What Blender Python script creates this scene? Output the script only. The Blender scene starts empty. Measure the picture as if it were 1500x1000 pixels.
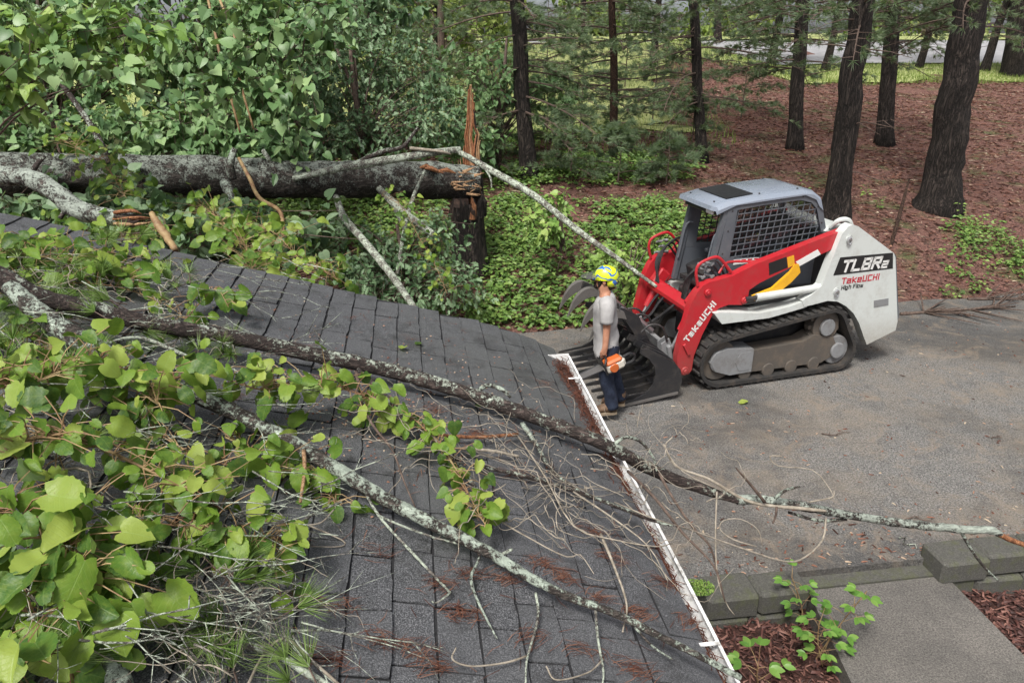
import bpy, bmesh, math, random
import numpy as np
from mathutils import Vector, Matrix, Quaternion, noise as mnoise

# ------------------------------------------------------------------ camera, sky, sun, exposure
TH = math.radians(22.6); FPX = 1083.0; CAMH = 3.75
CT, ST = math.cos(TH), math.sin(TH)
scene = bpy.context.scene
COL = scene.collection
cam_d = bpy.data.cameras.new('camera'); cam_o = bpy.data.objects.new('camera', cam_d); COL.objects.link(cam_o)
cam_o.location = (0, 0, CAMH); cam_o.rotation_euler = (math.radians(90) - TH, 0, 0)
cam_d.sensor_width = 36; cam_d.lens = 36 * FPX / 1500; cam_d.clip_start = 0.05; cam_d.clip_end = 2000
scene.camera = cam_o
SUN_EL, SUN_AZ = math.radians(58), math.radians(205)      # azimuth clockwise from +Y
world = bpy.data.worlds.new('World'); scene.world = world; world.use_nodes = True
nt = world.node_tree; nt.nodes.clear()
wo = nt.nodes.new('ShaderNodeOutputWorld'); bg = nt.nodes.new('ShaderNodeBackground'); sk = nt.nodes.new('ShaderNodeTexSky')
sk.sky_type = 'NISHITA'; sk.sun_disc = False; sk.sun_elevation = SUN_EL; sk.sun_rotation = SUN_AZ
sk.air_density = 0.35; sk.dust_density = 3.2; sk.ozone_density = 0.0
bg.inputs['Strength'].default_value = 0.105
bw = nt.nodes.new('ShaderNodeRGBToBW'); mxw = nt.nodes.new('ShaderNodeMix'); mxw.data_type = 'RGBA'; mxw.inputs[0].default_value = .7      # overcast: the clear sky's blue greyed out
nt.links.new(sk.outputs[0], bw.inputs[0]); nt.links.new(sk.outputs[0], mxw.inputs[6]); nt.links.new(bw.outputs[0], mxw.inputs[7]); nt.links.new(mxw.outputs[2], bg.inputs[0]); nt.links.new(bg.outputs[0], wo.inputs[0])
sun_d = bpy.data.lights.new('sun', 'SUN'); sun_d.energy = 1.5; sun_d.angle = math.radians(14); sun_d.color = (1, .96, .9)
sun_o = bpy.data.objects.new('sun', sun_d); COL.objects.link(sun_o); sun_o.location = (0, 0, 30)
sd = Vector((math.sin(SUN_AZ) * math.cos(SUN_EL), math.cos(SUN_AZ) * math.cos(SUN_EL), math.sin(SUN_EL)))
sun_o.rotation_euler = sd.to_track_quat('Z', 'Y').to_euler()
scene.view_settings.view_transform = 'Standard'; scene.view_settings.look = 'None'
scene.view_settings.gamma = 1; scene.view_settings.use_curve_mapping = False
scene.view_settings.exposure = 1.42
scene.cycles.max_bounces = 6; scene.cycles.transparent_max_bounces = 8; scene.cycles.diffuse_bounces = 3
scene.cycles.use_denoising = True

R = random.Random(7)
U = R.uniform
# ------------------------------------------------------------------ pixel <-> place helpers (1500 x 1000 picture)
def ray(px, py):
    a = (px - 750) / FPX; b = (500 - py) / FPX
    return Vector((a, CT + b * ST, -ST + b * CT))
CAMP = Vector((0, 0, CAMH))
def PZ(px, py, z): r = ray(px, py); return CAMP + r * ((z - CAMH) / r.z)
def PD(px, py, d): return CAMP + ray(px, py) * d
def proj(p):
    d = p - CAMP; dep = d.y * CT - d.z * ST; up = d.y * ST + d.z * CT
    dep = dep if abs(dep) > 1e-6 else 1e-6
    return 750 + FPX * d.x / dep, 500 - FPX * up / dep, dep
def lerp(a, b, t): return a + (b - a) * t
def interp(x, xs, ys): return float(np.interp(x, xs, ys))

# ------------------------------------------------------------------ object helpers
def tag(o, label=None, cat=None, group=None, kind=None):
    if label: o['label'] = label
    if cat: o['category'] = cat
    if group: o['group'] = group
    if kind: o['kind'] = kind
    return o
def empty(name, loc, rz=0.0, label=None, cat=None, group=None):
    o = bpy.data.objects.new(name, None); COL.objects.link(o); o.location = loc; o.rotation_euler = (0, 0, rz)
    o.empty_display_size = .2
    return tag(o, label, cat, group)
class MB:
    """collects geometry of one mesh object"""
    def __init__(s): s.v = []; s.f = []; s.t = []; s.m = []
    def add(s, vs, fs, tint=None, mi=0):
        b = len(s.v); s.v.extend([tuple(p) for p in vs]); s.f.extend([tuple(b + i for i in f) for f in fs])
        s.t.extend([tint if tint is not None else .5] * len(vs)); s.m.extend([mi] * len(fs))
    def box(s, c, size, rot=None, bev=0.0, mi=0):
        x, y, z = [k / 2 for k in size]; c = Vector(c)
        if bev > 0:
            b = min(bev, x * .9, y * .9, z * .9); vs = []; 
            for sx in (-1, 1):
                for sy in (-1, 1):
                    for sz in (-1, 1):
                        vs += [Vector((sx * x, sy * (y - b), sz * (z - b))), Vector((sx * (x - b), sy * y, sz * (z - b))), Vector((sx * (x - b), sy * (y - b), sz * z))]
            bm = bmesh.new(); bv = [bm.verts.new(p) for p in vs]; bmesh.ops.convex_hull(bm, input=bv)
            bm.verts.index_update(); fs = [tuple(v.index for v in f.verts) for f in bm.faces]; vs = [v.co.copy() for v in bm.verts]; bm.free()
        else:
            vs = [Vector((sx * x, sy * y, sz * z)) for sx in (-1, 1) for sy in (-1, 1) for sz in (-1, 1)]
            fs = [(0, 1, 3, 2), (4, 6, 7, 5), (0, 4, 5, 1), (2, 3, 7, 6), (0, 2, 6, 4), (1, 5, 7, 3)]
        if rot is not None: vs = [rot @ p for p in vs]
        s.add([p + c for p in vs], fs, mi=mi)
    def bar(s, a, b, w, h=None, up=Vector((0, 0, 1)), mi=0, bev=0.0):
        a = Vector(a); b = Vector(b); h = w if h is None else h
        d = b - a; L = d.length; x = d.normalized(); y = up.cross(x)
        if y.length < 1e-4: y = Vector((0, 1, 0)).cross(x)
        y.normalize(); z = x.cross(y)
        s.box((a + b) / 2, (L, w, h), Matrix((x, y, z)).transposed(), bev, mi)
    def prism(s, poly, y0, y1, plane='xz', mi=0):
        n = len(poly)
        mp = {'xz': lambda p, k: Vector((p[0], k, p[1])), 'xy': lambda p, k: Vector((p[0], p[1], k)), 'yz': lambda p, k: Vector((k, p[0], p[1]))}[plane]
        vs = [mp(p, y0) for p in poly] + [mp(p, y1) for p in poly]
        fs = [(i, (i + 1) % n, n + (i + 1) % n, n + i) for i in range(n)]
        fs += [tuple(range(n - 1, -1, -1)), tuple(range(n, 2 * n))]
        s.add(vs, fs, mi=mi)
    def tube(s, pts, rad, n=8, cap=True, tint=None, mi=0, lump=0.0, seed=0.0, flat=1.0):
        pts = [Vector(p) for p in pts]; m = len(pts)
        if not hasattr(rad, '__len__'): rad = [rad] * m
        d0 = (pts[1] - pts[0]).normalized(); ref = Vector((0, 0, 1)) if abs(d0.z) < .9 else Vector((1, 0, 0))
        nx = ref.cross(d0).normalized(); vs = []; fs = []
        for i in range(m):
            d = (pts[min(i + 1, m - 1)] - pts[max(i - 1, 0)])
            d = d.normalized() if d.length > 1e-9 else d0
            nx = (nx - d * nx.dot(d)); nx = nx.normalized() if nx.length > 1e-6 else d.orthogonal().normalized()
            ny = d.cross(nx)
            for k in range(n):
                a = 2 * math.pi * k / n; r = rad[i]
                off = nx * math.cos(a) + ny * math.sin(a) * flat
                if lump:
                    q = pts[i] * (1.0 / max(.02, r * 1.2)) + off * 1.3 + Vector((seed, seed * .7, 0))
                    r *= 1 + lump * mnoise.noise(q)
                vs.append(pts[i] + off * r)
        for i in range(m - 1):
            for k in range(n):
                k2 = (k + 1) % n; fs.append((i * n + k, i * n + k2, (i + 1) * n + k2, (i + 1) * n + k))
        if cap: fs += [tuple(range(n - 1, -1, -1)), tuple((m - 1) * n + k for k in range(n))]
        s.add(vs, fs, tint, mi)
    def lathe(s, prof, n=20, M=None, mi=0):
        vs = []; fs = []; m = len(prof)
        for (r, z) in prof:
            for k in range(n):
                a = 2 * math.pi * k / n; vs.append(Vector((r * math.cos(a), r * math.sin(a), z)))
        for i in range(m - 1):
            for k in range(n):
                k2 = (k + 1) % n; fs.append((i * n + k, i * n + k2, (i + 1) * n + k2, (i + 1) * n + k))
        fs += [tuple(range(n - 1, -1, -1)), tuple((m - 1) * n + k for k in range(n))]
        if M is not None: vs = [M @ p for p in vs]
        s.add(vs, fs, mi=mi)
    def disc_y(s, x, z, r, y0, y1, n=24, mi=0, bev=.008):
        b = min(bev, r * .3); M = Matrix.Rotation(math.radians(-90), 4, 'X')
        s.lathe([(r - b, y0), (r, y0 + b), (r, y1 - b), (r - b, y1)], n, Matrix.Translation((x, 0, z)) @ M, mi)
    def build(s, name, mat, parent=None, smooth=False, origin=None, auto=None, label=None, cat=None, group=None, kind=None):
        me = bpy.data.meshes.new(name)
        v = s.v
        if origin is not None: v = [(p[0] - origin[0], p[1] - origin[1], p[2] - origin[2]) for p in v]
        me.from_pydata(v, [], s.f)
        at = me.attributes.new('tint', 'FLOAT', 'POINT'); at.data.foreach_set('value', np.array(s.t, dtype=np.float32))
        mats = mat if isinstance(mat, (list, tuple)) else [mat]
        for m_ in mats: me.materials.append(M[m_] if isinstance(m_, str) else m_)
        if len(mats) > 1: me.polygons.foreach_set('material_index', np.array(s.m, dtype=np.int32))
        if smooth or auto: me.polygons.foreach_set('use_smooth', np.ones(len(me.polygons), dtype=bool))
        me.update()
        if auto: me.set_sharp_from_angle(angle=math.radians(auto))
        o = bpy.data.objects.new(name, me); COL.objects.link(o)
        if origin is not None and parent is None: o.location = origin
        if parent is not None: o.parent = parent
        return tag(o, label, cat, group, kind)
def obj_from_mesh(name, me, parent=None, mat4=None, label=None, cat=None, group=None, kind=None):
    o = bpy.data.objects.new(name, me); COL.objects.link(o)
    if parent is not None: o.parent = parent
    if mat4 is not None: o.matrix_basis = mat4
    return tag(o, label, cat, group, kind)
def smooth_path(pts, sub=6):
    """Catmull-Rom through rows of numbers"""
    P = [np.array(p, dtype=float) for p in pts]; P = [2 * P[0] - P[1]] + P + [2 * P[-1] - P[-2]]; out = []
    for i in range(1, len(P) - 2):
        a, b, c, d = P[i - 1:i + 3]
        for k in range(sub):
            t = k / sub
            out.append(.5 * ((2 * b) + (-a + c) * t + (2 * a - 5 * b + 4 * c - d) * t * t + (-a + 3 * b - 3 * c + d) * t ** 3))
    out.append(P[-2]); return out

# ------------------------------------------------------------------ materials
M = {}
class NT:
    def __init__(s, name):
        s.m = bpy.data.materials.new(name); s.m.use_nodes = True; s.t = s.m.node_tree; s.t.nodes.clear()
        s.out = s.n('ShaderNodeOutputMaterial'); s.p = s.n('ShaderNodeBsdfPrincipled'); s.l(s.p.outputs[0], s.out.inputs[0]); M[name] = s.m
    def n(s, ty, **kw):
        x = s.t.nodes.new(ty)
        for k, v in kw.items(): setattr(x, k, v)
        return x
    def l(s, a, b): s.t.links.new(a, b)
    def coord(s, kind='Object', scale=(1, 1, 1)):
        tc = s.n('ShaderNodeTexCoord'); mp = s.n('ShaderNodeMapping'); mp.inputs['Scale'].default_value = scale
        s.l(tc.outputs[kind], mp.inputs[0]); return mp.outputs[0]
    def noise(s, vec, scale, detail=4, rough=.6, dist=0):
        x = s.n('ShaderNodeTexNoise'); x.inputs['Scale'].default_value = scale; x.inputs['Detail'].default_value = detail
        x.inputs['Roughness'].default_value = rough; x.inputs['Distortion'].default_value = dist; s.l(vec, x.inputs['Vector']); return x.outputs[0]
    def ramp(s, fac, stops, interp='LINEAR'):
        x = s.n('ShaderNodeValToRGB'); cr = x.color_ramp; cr.interpolation = interp
        while len(cr.elements) < len(stops): cr.elements.new(.5)
        for e, (p, c) in zip(cr.elements, stops): e.position = p; e.color = (c[0], c[1], c[2], 1) if hasattr(c, '__len__') else (c, c, c, 1)
        s.l(fac, x.inputs[0]); return x.outputs[0]
    def mix(s, fac, a, b, mode='MIX'):
        x = s.n('ShaderNodeMix', data_type='RGBA', blend_type=mode)
        for i, val in ((0, fac), (6, a), (7, b)):
            if hasattr(val, 'is_linked') or hasattr(val, 'links'): s.l(val, x.inputs[i])
            elif i == 0: x.inputs[0].default_value = val
            else: x.inputs[i].default_value = (*val, 1)
        return x.outputs[2]
    def math(s, op, a, b=None):
        x = s.n('ShaderNodeMath', operation=op)
        for i, val in ((0, a), (1, b)):
            if val is None: continue
            if hasattr(val, 'links'): s.l(val, x.inputs[i])
            else: x.inputs[i].default_value = val
        return x.outputs[0]
    def attr(s, name='tint'): x = s.n('ShaderNodeAttribute', attribute_name=name); return x.outputs['Fac']
    def orand(s): return s.n('ShaderNodeObjectInfo').outputs['Random']
    def bump(s, h, strength=.5, dist=.01):
        b = s.n('ShaderNodeBump'); b.inputs['Strength'].default_value = strength; b.inputs['Distance'].default_value = dist
        s.l(h, b.inputs['Height']); s.l(b.outputs[0], s.p.inputs['Normal'])
    def col(s, c):
        if hasattr(c, 'links'): s.l(c, s.p.inputs['Base Color'])
        else: s.p.inputs['Base Color'].default_value = (*c, 1)
    def rough(s, r):
        if hasattr(r, 'links'): s.l(r, s.p.inputs['Roughness'])
        else: s.p.inputs['Roughness'].default_value = r
    def set(s, **kw):
        for k, v in kw.items(): s.p.inputs[k.replace('_', ' ')].default_value = v
def mat_mottle(name, c1, c2, scale=8, rough=.8, bump=.3, bdist=.01, spec=.3, metal=0, coord='Object', stretch=(1, 1, 1), fine=None, lo=.35, hi=.65, coat=0):
    t = NT(name); v = t.coord(coord, stretch); n1 = t.noise(v, scale, 5, .65)
    c = t.ramp(n1, [(lo, c1), (hi, c2)])
    if fine:
        n2 = t.noise(v, fine, 3, .7); c = t.mix(.35, c, t.ramp(n2, [(.3, .0), (.7, 1.)]), 'OVERLAY'); h = n2
    else: h = n1
    t.col(c); t.rough(rough); t.set(Specular_IOR_Level=spec, Metallic=metal, Coat_Weight=coat)
    if bump: t.bump(h, bump, bdist)
    return t
# bark
def mat_bark(name, dark, light, lichen=None, cover=.5, scale=14, stretch=(1, 1, .25), bump=.9, bd=.03, fine=60, upbias=.0, rough=.85):
    t = NT(name); v = t.coord('Object', stretch)
    vo = t.n('ShaderNodeTexVoronoi'); vo.feature = 'DISTANCE_TO_EDGE'; vo.inputs['Scale'].default_value = scale
    nz = t.noise(v, scale * .8, 3, .6); wv = t.n('ShaderNodeVectorMath', operation='MULTIPLY_ADD')
    comb = t.n('ShaderNodeCombineXYZ'); t.l(nz, comb.inputs[0]); t.l(nz, comb.inputs[1]); t.l(comb.outputs[0], wv.inputs[0]); wv.inputs[1].default_value = (.12, .12, .12); t.l(v, wv.inputs[2])
    t.l(wv.outputs[0], vo.inputs['Vector'])
    rg = t.noise(v, scale * .75, 6, .68, 1.6); rdg = t.ramp(t.math('ABSOLUTE', t.math('SUBTRACT', rg, .5)), [(.0, 0.), (.10, 1.)])
    n2 = t.noise(t.coord('Object'), fine, 4, .7)
    e = t.math('MULTIPLY', t.ramp(vo.outputs['Distance'], [(.0, .55), (.16, 1.)]), rdg)
    h = t.math('ADD', t.math('MULTIPLY', e, .7), t.math('MULTIPLY', n2, .5))
    c = t.ramp(h, [(.25, dark), (.95, light)])
    if lichen:
        v3 = t.coord('Object'); a = t.noise(v3, 8.5, 5, .75); b = t.noise(v3, 55, 4, .8)
        m_ = t.math('ADD', t.math('MULTIPLY', a, .65), t.math('MULTIPLY', b, .5))
        if upbias:
            g = t.n('ShaderNodeNewGeometry'); sp = t.n('ShaderNodeSeparateXYZ'); t.l(g.outputs['Normal'], sp.inputs[0])
            m_ = t.math('ADD', m_, t.math('MULTIPLY', sp.outputs[2], upbias))
        k = t.ramp(m_, [(1 - cover - .03, 0.), (1 - cover + .03, 1.)])
        lc = t.mix(t.ramp(b, [(.35, 0.), (.6, 1.)]), lichen, tuple(min(1, x * 1.45) for x in lichen))
        c = t.mix(k, c, lc); h = t.math('ADD', h, t.math('MULTIPLY', k, t.math('MULTIPLY', b, 1.2)))
    t.col(c); t.rough(rough); t.set(Specular_IOR_Level=.3); t.bump(h, bump, bd); return t
mat_bark('pine_bark', (.006, .005, .0045), (.066, .052, .044), None, scale=15, stretch=(1, 1, .16), bd=.05, fine=45)
mat_bark('pine_bark_brown', (.018, .010, .007), (.11, .062, .042), None, scale=22, stretch=(1, 1, .3), bd=.02)
mat_bark('fallen_bark', (.016, .013, .011), (.115, .098, .086), (.27, .30, .26), cover=.365, scale=15, stretch=(.4, 1, 1), bd=.03, upbias=.085)
mat_bark('limb_bark', (.016, .012, .011), (.105, .080, .070), (.30, .335, .28), cover=.345, scale=40, stretch=(.3, 1, 1), bd=.006, fine=150, upbias=.045)
mat_bark('lichen_bark', (.022, .018, .016), (.13, .11, .095), (.32, .37, .31), cover=.398, scale=40, stretch=(.4, 1, 1), bd=.008, fine=150, upbias=.03)
mat_bark('heavy_lichen', (.022, .018, .016), (.13, .11, .095), (.33, .37, .32), cover=.44, scale=30, stretch=(.4, 1, 1), bd=.012, fine=110, upbias=.04)
mat_bark('pale_bark', (.05, .045, .04), (.24, .22, .19), (.34, .38, .31), cover=.425, scale=30, stretch=(.4, 1, 1), bd=.006, fine=120)
mat_mottle('twig_pale', (.17, .145, .11), (.36, .32, .26), 30, .8, .3, .002)
mat_mottle('twig_dark', (.05, .035, .028), (.14, .10, .08), 30, .8, .3, .002)
mat_mottle('vine_stem', (.16, .08, .045), (.33, .25, .12), 9, .6, .2, .002)
mat_mottle('torn_wood', (.085, .030, .014), (.33, .150, .070), 10, .75, .6, .01, stretch=(6, 6, .7), fine=40)
mat_mottle('torn_wood_pale', (.18, .09, .045), (.45, .30, .17), 10, .75, .6, .01, stretch=(6, 6, .7), fine=40)
mat_mottle('rot_wood', (.012, .009, .008), (.05, .03, .022), 12, .9, .8, .02)
# roof and house
t = NT('shingle'); v = t.coord('Object'); wpv = t.n('ShaderNodeNewGeometry').outputs['Position']; g = t.noise(wpv, 230, 3, .85); b = t.noise(v, 9, 4, .6); vo = t.n('ShaderNodeTexVoronoi'); vo.inputs['Scale'].default_value = 330; t.l(v, vo.inputs['Vector'])
rnd = t.orand(); geo = t.n('ShaderNodeNewGeometry'); wp = geo.outputs['Position']; big = t.noise(wp, 1.3, 4, .6)
c = t.ramp(g, [(.36, (.009, .0095, .011)), (.50, (.055, .057, .062)), (.64, (.25, .255, .265))])
c = t.mix(t.ramp(rnd, [(0, .0), (1, .8)]), c, t.mix(.5, c, (.085, .088, .093)))
spx = t.n('ShaderNodeSeparateXYZ'); t.l(wp, spx.inputs[0])
mossx = t.math('MULTIPLY', t.ramp(t.math('MULTIPLY', t.math('ADD', spx.outputs[1], -2.2), .55), [(.15, 0.), (.8, 1.)]), t.ramp(t.math('ADD', t.math('MULTIPLY', spx.outputs[0], .6), .75), [(.2, 0.), (.75, 1.)]))
moss = t.math('MULTIPLY', mossx, t.ramp(t.math('ADD', t.math('MULTIPLY', big, .8), t.math('MULTIPLY', b, .4)), [(.42, 0.), (.72, 1.)]))
c = t.mix(t.math('MULTIPLY', moss, .45), c, t.mix(.5, c, (.075, .085, .05)))
wear = t.ramp(big, [(.48, 0.), (.7, .5)]); c = t.mix(wear, c, (.092, .094, .098)); c = t.mix(t.ramp(t.noise(wp, 5.5, 6, .75), [(.5, 0.), (.68, .6)]), c, (.014, .013, .012))
t.col(c); t.rough(t.ramp(b, [(.3, .34), (.7, .56)])); t.set(Specular_IOR_Level=.55); t.bump(t.math('ADD', t.math('MULTIPLY', g, .8), t.math('MULTIPLY', vo.outputs[0], .5)), .7, .003)
mat_mottle('felt_and_joint_shade', (.012, .012, .013), (.030, .030, .032), 30, .9, .2)
t = mat_mottle('gutter_white', (.26, .25, .23), (.72, .72, .71), 16, .5, .1, .003, .4, lo=.33, hi=.50)
mat_mottle('gutter_inside', (.20, .19, .17), (.42, .41, .38), 18, .6, .1, .003)
mat_mottle('siding', (.55, .55, .53), (.66, .66, .64), 5, .6, .1)
# ground
t = NT('asphalt'); v = t.coord('Object'); f1 = t.noise(v, 62, 5, .9); f2 = t.noise(v, 1.1, 5, .62); f3 = t.noise(v, 60, 3, .7); f4 = t.noise(v, 5, 5, .7)
vo = t.n('ShaderNodeTexVoronoi'); vo.inputs['Scale'].default_value = 60; t.l(v, vo.inputs['Vector'])
c = t.ramp(f1, [(.38, (.022, .022, .021)), (.5, (.10, .098, .094)), (.61, (.34, .325, .30))])
c = t.mix(t.ramp(vo.outputs['Color'], [(.5, 0.), (.9, .6)]), c, (.20, .195, .185))
c = t.mix(t.ramp(f2, [(.45, 0.), (.66, .5)]), c, (.19, .155, .115))
c = t.mix(t.ramp(f4, [(.5, 0.), (.72, .45)]), c, (.055, .054, .054))
big_ = t.noise(v, .38, 5, .7, .5); c = t.mix(t.ramp(big_, [(.38, .95), (.54, 0.)]), c, t.mix(.6, c, (.028, .028, .028))); c = t.mix(t.ramp(t.noise(v, 2.6, 6, .75, 1.0), [(.52, 0.), (.70, .65)]), c, (.22, .175, .13))
ck = t.n('ShaderNodeTexVoronoi'); ck.feature = 'DISTANCE_TO_EDGE'; ck.inputs['Scale'].default_value = .42; wq = t.n('ShaderNodeVectorMath', operation='MULTIPLY_ADD'); nz3 = t.n('ShaderNodeTexNoise'); nz3.inputs['Scale'].default_value = 1.6; nz3.inputs['Detail'].default_value = 6; t.l(v, nz3.inputs['Vector']); t.l(nz3.outputs[1], wq.inputs[0]); wq.inputs[1].default_value = (.9, .9, 0); t.l(v, wq.inputs[2]); t.l(wq.outputs[0], ck.inputs['Vector'])
c = t.mix(t.ramp(ck.outputs['Distance'], [(.0012, .28), (.0045, 0.)]), c, (.03, .029, .027))
t.col(c); t.rough(.78); t.set(Specular_IOR_Level=.35); t.bump(t.math('ADD', t.math('MULTIPLY', f1, .6), t.math('MULTIPLY', vo.outputs[0], .8)), .8, .006)
t = NT('needle_ground'); v = t.coord('Object'); a = t.noise(v, 19, 6, .88, .8); b = t.noise(v, .55, 4, .6); d = t.noise(v, 7, 4, .7); g = t.noise(v, 1.4, 5, .7)
c = t.ramp(a, [(.36, (.022, .012, .010)), (.5, (.145, .064, .050)), (.64, (.38, .20, .15))])
c = t.mix(t.ramp(d, [(.5, 0.), (.7, .6)]), c, (.045, .03, .02))
c = t.mix(t.ramp(g, [(.52, 0.), (.66, .7)]), c, t.mix(t.ramp(a, [(.4, 0.), (.6, 1.)]), (.03, .05, .012), (.09, .15, .035)))
t.col(c); t.rough(.9); t.bump(a, .9, .05)
t = NT('lawn'); v = t.coord('Object'); a = t.noise(v, 22, 4, .7); b = t.noise(v, .5, 4, .6)
c = t.mix(t.ramp(b, [(.35, 0.), (.7, 1.)]), (.24, .29, .08), (.36, .38, .15)); c = t.mix(.45, c, t.ramp(a, [(.35, (.09, .13, .03)), (.65, (.50, .52, .24))])); t.col(c); t.rough(.9); t.bump(a, .7, .05)
mat_mottle('street_asphalt', (.24, .24, .25), (.32, .32, .33), 3, .85, .1)
t = NT('concrete'); v = t.coord('Object'); a = t.noise(v, 75, 5, .9); b = t.noise(v, 2.2, 5, .7)
c = t.mix(t.ramp(b, [(.35, 0.), (.68, 1.)]), (.135, .125, .112), (.085, .080, .073)); c = t.mix(.75, c, t.ramp(a, [(.36, .0), (.64, 1.)]), 'OVERLAY'); t.col(c); t.rough(.8); t.bump(a, .6, .004)
t = NT('block'); v = t.coord('Object'); a = t.noise(v, 80, 5, .88); b = t.noise(v, 7, 5, .7); g = t.n('ShaderNodeNewGeometry'); sp = t.n('ShaderNodeSeparateXYZ'); t.l(g.outputs['Normal'], sp.inputs[0])
c = t.ramp(a, [(.3, (.03, .03, .026)), (.55, (.085, .083, .073)), (.75, (.2, .195, .17))]); c = t.mix(t.ramp(b, [(.48, 0.), (.7, .75)]), c, (.075, .085, .03))
t.col(c); t.rough(.9); t.bump(a, .8, .006)
mat_mottle('mulch_soil', (.022, .011, .009), (.07, .032, .025), 30, .9, .8, .03)
def mat_tinted(name, stops, rough=.8, transl=0.0, spec=.3, objrand=False, veins=False, hsv=0.0, backpale=0.0):
    t = NT(name); f = t.orand() if objrand else t.attr(); c = t.ramp(f, stops)
    v = t.coord('Object')
    if veins:
        sx = t.n('ShaderNodeSeparateXYZ'); t.l(v, sx.inputs[0]); ax = t.math('ABSOLUTE', sx.outputs[0])
        mid = t.ramp(ax, [(.008, 1.), (.022, 0.)])
        w = t.math('FRACT', t.math('MULTIPLY', t.math('SUBTRACT', sx.outputs[1], t.math('MULTIPLY', ax, .85)), 6.5))
        side = t.ramp(w, [(.0, 1.), (.09, 0.), (.91, 0.), (1., 1.)])
        vv = t.math('MAXIMUM', mid, t.math('MULTIPLY', side, .7))
        nz = t.noise(v, 5, 4, .6)
        c = t.mix(t.ramp(nz, [(.4, 0.), (.72, .35)]), c, (.26, .32, .05))
        c = t.mix(t.math('MULTIPLY', vv, .24), c, (.26, .38, .12)); t.bump(t.math('SUBTRACT', t.math('MULTIPLY', t.noise(v, 9, 3), .4), vv), .18, .02)
        spots = t.ramp(t.noise(v, 16, 2, .5), [(.70, 0.), (.74, 1.)]); c = t.mix(t.math('MULTIPLY', spots, .5), c, (.16, .10, .03))
    if backpale:
        g = t.n('ShaderNodeNewGeometry'); c = t.mix(t.math('MULTIPLY', g.outputs['Backfacing'], backpale), c, (.30, .40, .20))
    t.col(c); t.rough(rough); t.set(Specular_IOR_Level=spec)
    if transl:
        tr = t.n('ShaderNodeBsdfTranslucent'); mx = t.n('ShaderNodeMixShader'); mx.inputs[0].default_value = transl
        cc = t.mix(.5, c, (.26, .40, .03)); t.l(cc, tr.inputs[0])
        t.l(t.p.outputs[0], mx.inputs[1]); t.l(tr.outputs[0], mx.inputs[2]); t.l(mx.outputs[0], t.out.inputs[0])
    return t
mat_tinted('vine_leaf', [(0, (.028, .080, .018)), (.3, (.070, .155, .024)), (.65, (.14, .24, .030)), (1, (.30, .37, .08))], .40, .32, .28, objrand=True, veins=True, backpale=.4)
mat_tinted('blue_leaf', [(0, (.040, .090, .036)), (.5, (.12, .215, .085)), (1, (.25, .36, .16))], .42, .22, .28, backpale=.3)
mat_tinted('blue_leaf_single', [(0, (.075, .15, .055)), (.5, (.15, .25, .10)), (1, (.27, .38, .17))], .38, .22, .28, objrand=True, backpale=.3)
mat_tinted('dark_leaf', [(0, (.030, .065, .028)), (.5, (.080, .145, .065)), (1, (.22, .31, .18))], .45, .15, .28, backpale=.35)
mat_tinted('light_leaf', [(0, (.085, .18, .035)), (.5, (.17, .29, .06)), (1, (.32, .42, .12))], .45, .25, .28, backpale=.3)
mat_tinted('cover_leaf', [(0, (.045, .095, .022)), (.5, (.115, .21, .045)), (1, (.24, .34, .085))], .5, .22, .4, backpale=.2)
mat_tinted('far_leaf', [(0, (.09, .15, .03)), (.5, (.19, .26, .06)), (1, (.34, .39, .13))], .6, .3, .3)
mat_tinted('needle', [(0, (.050, .082, .045)), (.5, (.125, .180, .100)), (1, (.26, .33, .19))], .5, .28, .3)
mat_tinted('needle_fresh', [(0, (.06, .12, .025)), (.5, (.12, .21, .04)), (1, (.25, .34, .12))], .45, .15, .4)
mat_tinted('needle_dead', [(0, (.035, .014, .010)), (.5, (.10, .038, .024)), (1, (.22, .11, .07))], .8, 0, .2)
mat_tinted('litter', [(0, (.04, .02, .015)), (.4, (.15, .065, .045)), (.75, (.29, .16, .11)), (1, (.45, .38, .28))], .85, 0, .2)
mat_tinted('mulch_chip', [(0, (.03, .013, .011)), (.5, (.10, .040, .032)), (1, (.22, .11, .085))], .65, 0, .4)
# machine
def mat_paint(name, c, rough=.35, dirt=(.16, .12, .09), amt=.35, scale=5, coat=.3, metal=0, lowmud=0.0):
    t = NT(name); v = t.coord('Object'); a = t.noise(v, scale, 6, .72); b = t.noise(v, 60, 3, .7)
    k = t.ramp(t.math('ADD', t.math('MULTIPLY', a, .8), t.math('MULTIPLY', b, .2)), [(.48, 0.), (.75, amt)])
    sz = t.n('ShaderNodeSeparateXYZ'); t.l(v, sz.inputs[0]); mud = t.math('MULTIPLY', t.ramp(t.math('ADD', sz.outputs[2], t.math('MULTIPLY', a, .5)), [(.55, 1.), (.95, 0.)]), lowmud); k = t.math('MAXIMUM', k, t.math('MULTIPLY', mud, t.ramp(b, [(.3, .5), (.6, 1.)])))
    sc = t.ramp(t.noise(t.coord('Object', (1, 1, 6)), 26, 3, .8), [(.66, 0.), (.70, .5)]); c = t.mix(t.math('MULTIPLY', sc, lowmud), c, tuple(x * .55 for x in c))
    t.col(t.mix(k, c, dirt)); t.rough(t.ramp(a, [(.3, rough), (.75, min(1, rough + .3))])); t.set(Coat_Weight=coat, Coat_Roughness=.2, Metallic=metal); return t
mat_paint('red_paint', (.40, .012, .020), .35, (.17, .075, .06), .45, lowmud=.55)
mat_paint('white_paint', (.52, .55, .53), .4, (.25, .215, .17), .5, lowmud=.75)
mat_paint('cab_grey', (.080, .090, .105), .42, (.22, .21, .20), .35)
mat_paint('roof_grey', (.22, .255, .31), .16, (.20, .20, .20), .35, coat=.6)
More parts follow.
